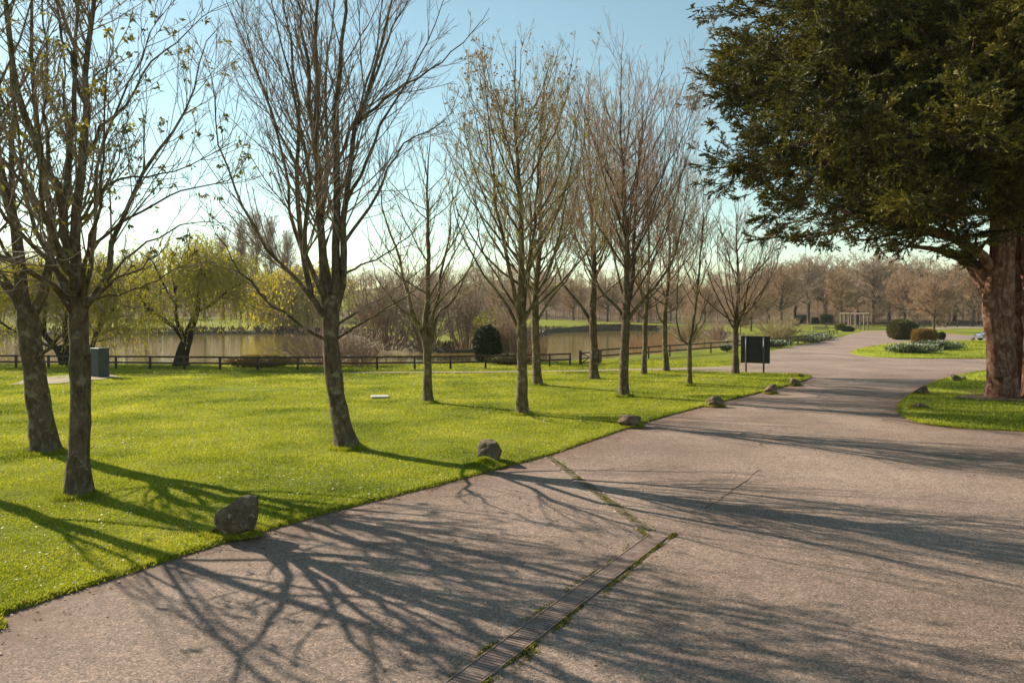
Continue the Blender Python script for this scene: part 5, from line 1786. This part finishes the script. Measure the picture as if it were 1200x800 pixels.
def flower_clump(label, px, base_py, w, dpt, h, seed, n=2600, fl=160, name='flower_clump', leaf=0.32):
    rng = np.random.default_rng(seed)
    p = at(px, base_py)
    t = thing(name, label, 'plant', (p[0], p[1], 0.03))
    xy = rng.normal(0, 0.42, (n, 2)) * np.array([w / 2, dpt / 2])
    C = np.column_stack([xy, rng.uniform(0, 0.25, n) * h])
    D = np.column_stack([rng.normal(0, 0.45, (n, 2)), np.ones(n)])
    MB().add(*leaf_quads(rng, C, D, rng.uniform(0.5, 1.0, n) * h, 0.14)).build('leaves', M['greyleaf'], t)
    xy = rng.normal(0, 0.45, (fl, 2)) * np.array([w / 2, dpt / 2])
    c = np.column_stack([xy, rng.uniform(0.55, 1.0, fl) * h])
    C = np.repeat(c, 5, 0)
    D = rng.normal(size=(fl * 5, 3))
    MB().add(*leaf_quads(rng, C, D, rng.uniform(0.07, 0.13, fl * 5), 0.6)).build('blossoms', M['petal'], t)
    return t


flower_clump('pale grey-green clump with white flowers at the front tip of the island shrub bed', 1069, 414, 3.2, 2.2, 0.75, 501, 3600, 90)
flower_clump('pale grey-green clump on the far side of the brown square shrub', 1097, 410.5, 3.6, 2.0, 0.8, 502, 3600, 50)
flower_clump('white flowers growing at the rail fence just beyond the sign board', 907, 407.5, 2.2, 1.3, 0.7, 503, 1800, 80)
flower_clump('white-flowered plants tangled along the rail fence bend', 949, 401.5, 2.6, 3.0, 0.8, 504, 2200, 70)
flower_clump('white-flowered plants under the far end of the rail fence', 960, 398.5, 2.6, 4.0, 0.8, 505, 2200, 60)
flower_clump('small tuft with pale blooms at the fence between U-stemmed tree and round bare tree', 851, 412, 0.8, 0.6, 0.6, 506, 600, 30)


def reeds(label, px0, px1, py0, py1, n, h, seed, z=-0.6):
    rng = np.random.default_rng(seed)
    u = rng.uniform(0, 1, n)
    v = rng.beta(2, 2, n)
    a, b, c, d_ = at(px0, py0, z), at(px1, py0, z), at(px0, py1, z), at(px1, py1, z)
    p = (a * (1 - u[:, None]) + b * u[:, None]) * (1 - v[:, None]) + (c * (1 - u[:, None]) + d_ * u[:, None]) * v[:, None]
    nz = np.array([noise.noise(Vector((q[0] * 0.18, q[1] * 0.1, seed))) for q in p])
    p = p[nz > rng.uniform(-0.5, 0.3, n)]
    n = len(p)
    dv = np.column_stack([rng.normal(0, 0.13, (n, 2)), np.ones(n)])
    Q = march(rng, p, dv, rng.uniform(0.6, 1.1, n) * h, 4, 0, 0.06)
    mb = MB().tubes(Q, np.linspace(0.022, 0.008, 4)[None].repeat(n, 0), 3, False)
    return tag(mb.build('reeds', M['reed']), kind='stuff')


reeds('', 735, 792, 414, 398, 480, 1.5, 601)
reeds('', 598, 640, 424, 414, 420, 1.9, 602)
reeds('', 395, 440, 424, 410, 500, 1.2, 604)

# rank dead growth along the far bank: dark tussocks on the water's edge
rng = np.random.default_rng(610)
mb = MB()
sel = np.array([q for q in bank_top if q[1] > 74])
k = rng.integers(0, len(sel), 9000)
p = sel[k] + rng.normal(0, 1.0, (9000, 2))
okp = ~inside(pond, p[:, 0], p[:, 1])
p = p[okp]
C = np.column_stack([p, np.maximum(height(p[:, 0], p[:, 1]), 0) - 0.1])
D = np.column_stack([rng.normal(0, 0.5, (len(p), 2)), np.ones(len(p))])
M['tussock'] = leafy('dead_bank_growth', [(0.2, (0.045, 0.035, 0.018)), (0.6, (0.10, 0.075, 0.035)), (0.9, (0.17, 0.13, 0.06))], 0.1, 0.2, (1, 0.9, 0.6))
mb.add(*leaf_quads(rng, C, D, rng.uniform(0.5, 1.5, len(p)) * np.clip(p[:, 1] / 150, 0.6, 1.1) * (1 - 0.75 * smooth(0, 15, p[:, 0])), 0.45))
tag(mb.build('bank_vegetation', M['tussock']), kind='stuff')

# leaning dark stump on the island
p = at(474, 400)
t = thing('tree_stump', 'short dark leaning stump on the pond island', 'stump', (p[0], p[1], 0))
Pst = spline(np.array([(0, 0, -0.2), (-0.05, 0, 0.6), (-0.2, 0, 1.2), (-0.28, 0, 1.6)]), 8)
MB().tubes(Pst[None], np.linspace(0.5, 0.36, 8)[None], 10).build('trunk', M['bark_dark'], t, True)


# ------------------------------------------------------------------ fences, gate
def rail_fence(label, posts, h, seed, group='post and rail fences', rails=(0.93, 0.50), post_w=0.11, mat='fence', rail_h=0.10, extend=None):
    rng = np.random.default_rng(seed)
    b0 = posts[0]
    t = thing('rail_fence', label, 'fence', (b0[0], b0[1], b0[2]), group=group)
    org = np.array((b0[0], b0[1], b0[2]))
    tops = []
    for p in posts:
        hh = h * rng.uniform(0.97, 1.03)
        tops.append(p + np.array((0, 0, hh)))
        mb = MB().box((0, 0, hh / 2 - 0.1), (post_w, post_w, hh + 0.2), rng.uniform(-.15, .15), 0.012)
        o = mb.build('post', M[mat], t)
        o.location = p - org
    for f in rails:
        mb = MB()
        for a, b in zip(posts[:-1], posts[1:]):
            off = np.array((0, -post_w * 0.5 - 0.022, 0))
            u = nrm(b - a) * 0.03
            mb.beam(a + off + (0, 0, h * f + rng.normal(0, .008)) - u, b + off + (0, 0, h * f + rng.normal(0, .008)) + u, 0.04, rail_h, 0.006)
        mb.build('rail', M[mat], t, origin=org)
    return t


def fpost(px, by):
    p = at(px, by)
    p[2] = float(height(p[0], p[1]))
    return p


posts = [fpost(a, b) for a, b in ((-104, 430.5), (-62, 431), (-21, 431.3), (19, 431.6), (57, 431.9), (97, 432.3), (136, 432.6), (176, 433), (216, 433.4), (258, 433.8), (302, 434), (349, 434),
                                  (395, 433.8), (442, 433.4), (486, 433), (528, 432.5), (569, 431.8), (607, 430.8), (644, 429.6), (668, 428.6))]
left_f = rail_fence('long dark low post-and-rail fence on the near pond bank, ending at the small gate', posts, 0.78, 1)
rp = [fpost(a, b) for a, b in ((704, 425), (731, 422.5), (760, 420), (785, 417.7), (809, 415.7), (833, 413.6), (852, 411.8), (870, 410), (888, 408.3), (907, 406.6), (926, 405), (935, 403.6),
                               (943, 402.3), (950, 401), (957, 399.5), (962, 398), (967, 396.7), (972, 395.3), (977, 393.7), (981, 392))]
right_f = rail_fence('dark post-and-rail fence rising from the gate along the far road to the benches', rp, 0.88, 2)
# pale block added on one post for a white spot, likely a gull
p = rp[6]
o = MB().box((0, 0, 0), (0.2, 0.2, 0.13), 0.2, 0.04).build('pale_block', M['slab'], right_f)
o.location = p - rp[0] + np.array((0, 0, 0.95))
fr = [fpost(a, b) for a, b in ((1006, 385.5), (1023, 384.5), (1040, 384.3), (1062, 385.2), (1083, 385.4))]
rail_fence('low timber fence beside the pergola across the end of the road', fr, 1.2, 3, post_w=0.14)
fr = [fpost(a, b) for a, b in ((1094, 385.6), (1108, 385.2), (1122, 385), (1137, 384.6), (1152, 384.4), (1168, 384.2), (1184, 384), (1200, 384), (1218, 384))]
rail_fence('distant thin post-and-rail fence behind the spreading bare tree', fr, 2.0, 4, rails=(0.62, 0.3), post_w=0.16)

# small gate
a, b = at(680, 427.6), at(703, 425.4)
g = thing('wooden_gate', 'small dark timber field gate with crossed braces between the fence runs', 'gate', a)
v = b - a
L = np.linalg.norm(v)
u = v / L
pw = MB()
MB().box((0, 0, 0.42), (0.16, 0.16, 0.95), 0, 0.015).build('gate_post', M['fence'], g)
o = MB().box((0, 0, 0.42), (0.14, 0.14, 0.95), 0, 0.015).build('gate_post', M['fence'], g)
o.location = v * 0.93
mb = MB()
s0, s1 = u * 0.14, u * (L * 0.93 - 0.12)
for zz in (0.12, 0.38, 0.72):
    mb.beam(s0 + (0, 0, zz), s1 + (0, 0, zz), 0.035, 0.075)
for s in (s0, s1):
    mb.beam(s + np.array((0, -0.003, 0.06)), s + np.array((0, -0.003, 0.80)), 0.06, 0.075)
mb.build('gate_frame', M['fence'], g)
mb = MB()
mb.beam(s0 + (0, -0.04, 0.12), s1 + (0, -0.04, 0.72), 0.03, 0.06)
mb.beam(s0 + (0, 0.04, 0.72), s1 + (0, 0.04, 0.12), 0.03, 0.06)
mb.build('brace', M['fence'], g)

# ------------------------------------------------------------------ sign board seen from behind
p0, p1 = at(874.5, 436.2), at(895.2, 437)
c = (p0 + p1) / 2
ang = math.atan2(p1[1] - p0[1], p1[0] - p0[0])
sg = thing('sign_board', 'blank dark charcoal back of a two-post sign board beside the road', 'sign', (c[0], c[1], 0), ang)
hw = np.linalg.norm(p1 - p0) / 2
sc = np.hypot(*c[:2]) / FPX
for sx in (-1, 1):
    mb = MB()
    Pq = np.array([[(sx * hw, -0.07, -0.1), (sx * hw, -0.07, 1.0), (sx * hw, -0.07, 1.88)]])
    mb.tubes(Pq, np.full((1, 3), 0.048), 12)
    o = mb.build('post', M['pole'], sg, True)
    mb = MB()
    for zz in (0.75, 1.7):
        mb.box((sx * hw, -0.045, zz), (0.16, 0.07, 0.05), 0, 0.006)
    mb.build('clamp', M['pole'], sg)
MB().box((0, 0.0, 1.22), (32 * sc, 0.035, 1.42), 0, 0.008).build('panel', M['sign'], sg)
for zz in (1.93 - 0.03, 0.51 + 0.03):
    MB().box((0, -0.004, zz + 0.0), (32 * sc + 0.02, 0.05, 0.05), 0, 0.006).build('edge_trim', M['sign'], sg)

# ------------------------------------------------------------------ utility cabinet
p = at(111.5, 444)
cb_ = thing('utility_cabinet', 'dark teal metal utility cabinet on a pale pad behind the mottled trunk', 'cabinet', (p[0], p[1], 0.1), math.radians(-28))
W_, D_, H_ = 0.66, 0.52, 1.32
MB().box((0, D_ / 2, H_ / 2), (W_, D_, H_), 0, 0.015).build('body', M['cabinet'], cb_)
MB().box((0, D_ / 2, H_ + 0.027), (W_ + 0.06, D_ + 0.06, 0.05), 0, 0.012).build('lid', M['cabinet'], cb_)
dr = MB().box((0, -0.012, H_ / 2 + 0.02), (W_ - 0.08, 0.02, H_ - 0.14), 0, 0.006).build('door', M['cabinet'], cb_)
MB().box((0.22, -0.03, 0.7), (0.03, 0.02, 0.12), 0, 0.005).build('handle', M['pole'], dr)
mb = MB()
for zz in (0.25, 1.12):
    mb.box((-0.28, -0.028, zz), (0.05, 0.02, 0.07), 0, 0.005)
mb.build('hinge', M['pole'], dr)
MB().box((0, D_ / 2, -0.03), (W_ + 0.35, D_ + 0.3, 0.08), 0, 0.012).build('plinth', M['path'], cb_)

# ------------------------------------------------------------------ thin spring haze
hm = bpy.data.materials.new('haze')
hm.use_nodes = True
hn = hm.node_tree
hn.nodes.remove(hn.nodes['Principled BSDF'])
pv = hn.nodes.new('ShaderNodeVolumePrincipled')
pv.inputs['Color'].default_value = (0.93, 0.89, 0.86, 1)
pv.inputs['Density'].default_value = 0.00016
pv.inputs['Anisotropy'].default_value = 0.3
hn.links.new(pv.outputs[0], hn.nodes['Material Output'].inputs['Volume'])
o = MB().box((0, 1900, 14.2), (7000, 5400, 32.0), 0, 0).build('haze', hm)
tag(o, kind='stuff')

# ------------------------------------------------------------------ far furniture: pergola, benches, bin, car
p = at(1004, 386.8)
pg = thing('pergola', 'pale weathered timber pergola of tall posts at the road end', 'pergola', (p[0], p[1], float(height(p[0], p[1]))))
dsc = p[1] / FPX
xs = [-14.5, -9.5, -2.5, 3.5, 8.5, 13]
for i, xk in enumerate(xs):
    for yk in (0, 2.4):
        hh = 18.0 * dsc
        o = MB().box((0, 0, hh / 2), (0.2, 0.2, hh), 0, 0.02).build('post', M['pale_wood'], pg)
        o.location = (xk * dsc + 0.25 * (yk > 0), yk, 0)
hh = 18.0 * dsc
for (xa, xb) in ((-15.5, -8.5), (7.5, 14)):
    for yk in (0, 2.4):
        o = MB().beam((xa * dsc, yk - 0.005, hh + 0.08), (xb * dsc, yk - 0.005, hh + 0.08), 0.14, 0.2).build('top_beam', M['pale_wood'], pg)
for xk in xs:
    MB().beam((xk * dsc, -0.4, hh + 0.27), (xk * dsc + 0.25, 2.8, hh + 0.27), 0.1, 0.16).build('rafter', M['pale_wood'], pg)


def bench(label, px, by, L, rz):
    p = at(px, by)
    t = thing('garden_bench', label, 'bench', (p[0], p[1], float(height(p[0], p[1]))), rz, 'pale benches behind the fence')
    mb = MB()
    for k in range(4):
        mb.box((0, -0.22 + k * 0.14, 0.5), (L, 0.11, 0.05), 0, 0.008)
    mb.build('seat', M['pale_wood'], t)
    mb = MB()
    for k in range(3):
        mb.box((0, 0.3 + 0.03 * k, 0.68 + k * 0.2), (L, 0.04, 0.13), 0, 0.008)
    mb.build('backrest', M['pale_wood'], t)
    for sx in (-1, 1):
        MB().box((sx * (L / 2 - 0.08), -0.2, 0.24), (0.1, 0.1, 0.48), 0, 0.01).build('leg', M['pale_wood'], t)
        MB().box((sx * (L / 2 - 0.08), 0.33, 0.6), (0.1, 0.1, 1.2), 0, 0.01).build('leg', M['pale_wood'], t)
        MB().box((sx * (L / 2 - 0.08), 0.04, 0.74), (0.1, 0.6, 0.06), 0, 0.01).build('armrest', M['pale_wood'], t)
    return t


bench('long pale timber bench close behind the bend of the rail fence', 962.5, 389.7, 2.9, 0.1)
bench('pale timber bench farther off in front of the flared clipped hedge', 973.5, 385, 2.3, -0.1)

p = at(1073.5, 390.6)
bn = thing('litter_bin', 'dark blue box-shaped bin with pale side behind the rounded clipped bush', 'bin', (p[0], p[1], float(height(p[0], p[1]))), 0.35)
MB().box((0, 0, 0.72), (0.95, 0.9, 1.44), 0, 0.03).build('body', M['blue'], bn)
MB().box((0, 0, 1.53), (1.02, 0.97, 0.16), 0, 0.05).build('lid', M['blue'], bn)
MB().box((0.25, -0.462, 0.72), (0.3, 0.02, 0.9), 0, 0.008).build('panel', M['paleblue'], bn)
MB().box((-0.1, -0.455, 1.22), (0.55, 0.03, 0.2), 0, 0.008).build('opening_shade', M['hollow_shade'], bn)  # dark plate on the bin face, painting the shade of its mouth


def car():
    p = at(1166, 399.2)
    t = thing('parked_car', 'silver car parked on the far path, mostly hidden behind the conifer trunk', 'car', (p[0], p[1], 0.03), 0.05)
    # side profile (x forward = left), lofted across the width with tumblehome
    prof = [(-2.05, 0.32), (-2.1, 0.62), (-1.95, 0.80), (-1.2, 0.93), (-0.62, 1.33), (0.1, 1.45), (0.9, 1.40), (1.6, 1.05), (2.0, 0.95), (2.1, 0.6), (2.05, 0.32)]
    wy = [0.78, 0.84, 0.84, 0.82, 0.62, 0.6, 0.62, 0.80, 0.82, 0.84, 0.80]
    V, Fq = [], []
    for (x, z), w in zip(prof, wy):
        for f in (-1, -0.7, 0.7, 1):
            V.append((x, w * f, z - (0.05 if abs(f) == 1 and z > 0.9 else 0)))
    n = len(prof)
    for i in range(n - 1):
        for j in range(3):
            Fq.append((i * 4 + j, i * 4 + j + 1, i * 4 + 5 + j, i * 4 + 4 + j))
    mb = MB().add(V, np.array(Fq))
    # sides
    for s, col in ((0, -1), (3, 1)):
        idx = [i * 4 + s for i in range(n)]
        low = [(x, 0.84 * col * 0.96, 0.32) for x, z in prof]
        b = mb.n
        mb.add(low, np.zeros((0, 4), int))
        Q = np.array([(idx[i], idx[i + 1], b + i + 1, b + i) for i in range(n - 1)])
        mb.F.setdefault(4, []).append(Q)
    body = mb.build('body', M['carpaint'], t, False)
    for s in (-1, 1):
        y = s * 0.775
        MB().add([(-1.02, s * 0.83, 0.93), (0.05, s * 0.83, 0.95), (0.05, s * 0.66, 1.36), (-0.55, s * 0.665, 1.28)], np.array([[0, 1, 2, 3]])).build('window', M['glass'], t)
        MB().add([(0.12, s * 0.83, 0.95), (1.35, s * 0.83, 0.98), (0.85, s * 0.68, 1.33), (0.12, s * 0.66, 1.37)], np.array([[0, 1, 2, 3]])).build('window', M['glass'], t)
        hl = MB().box((-2.03, s * 0.62, 0.68), (0.14, 0.3, 0.14), 0, 0.03).build('headlight', M['glass'], t)
    MB().add([(-1.17, -0.74, 0.955), (-1.17, 0.74, 0.955), (-0.64, 0.55, 1.34), (-0.64, -0.55, 1.34)], np.array([[0, 1, 2, 3]])).build('windscreen', M['glass'], t)
    for x in (-1.3, 1.3):
        for s in (-1, 1):
            a_ = np.array([[(x, s * 0.66, 0.32), (x, s * 0.70, 0.32), (x, s * 0.85, 0.32), (x, s * 0.87, 0.32)]])
            w = MB().tubes(a_, np.array([[0.30, 0.32, 0.32, 0.29]]), 16).build('wheel', M['rubber'], t, False)
            a_ = np.array([[(x, s * 0.80, 0.32), (x, s * 0.876, 0.32)]])
            MB().tubes(a_, np.array([[0.19, 0.2]]), 12).build('rim', M['alloy'], w, False)


car()
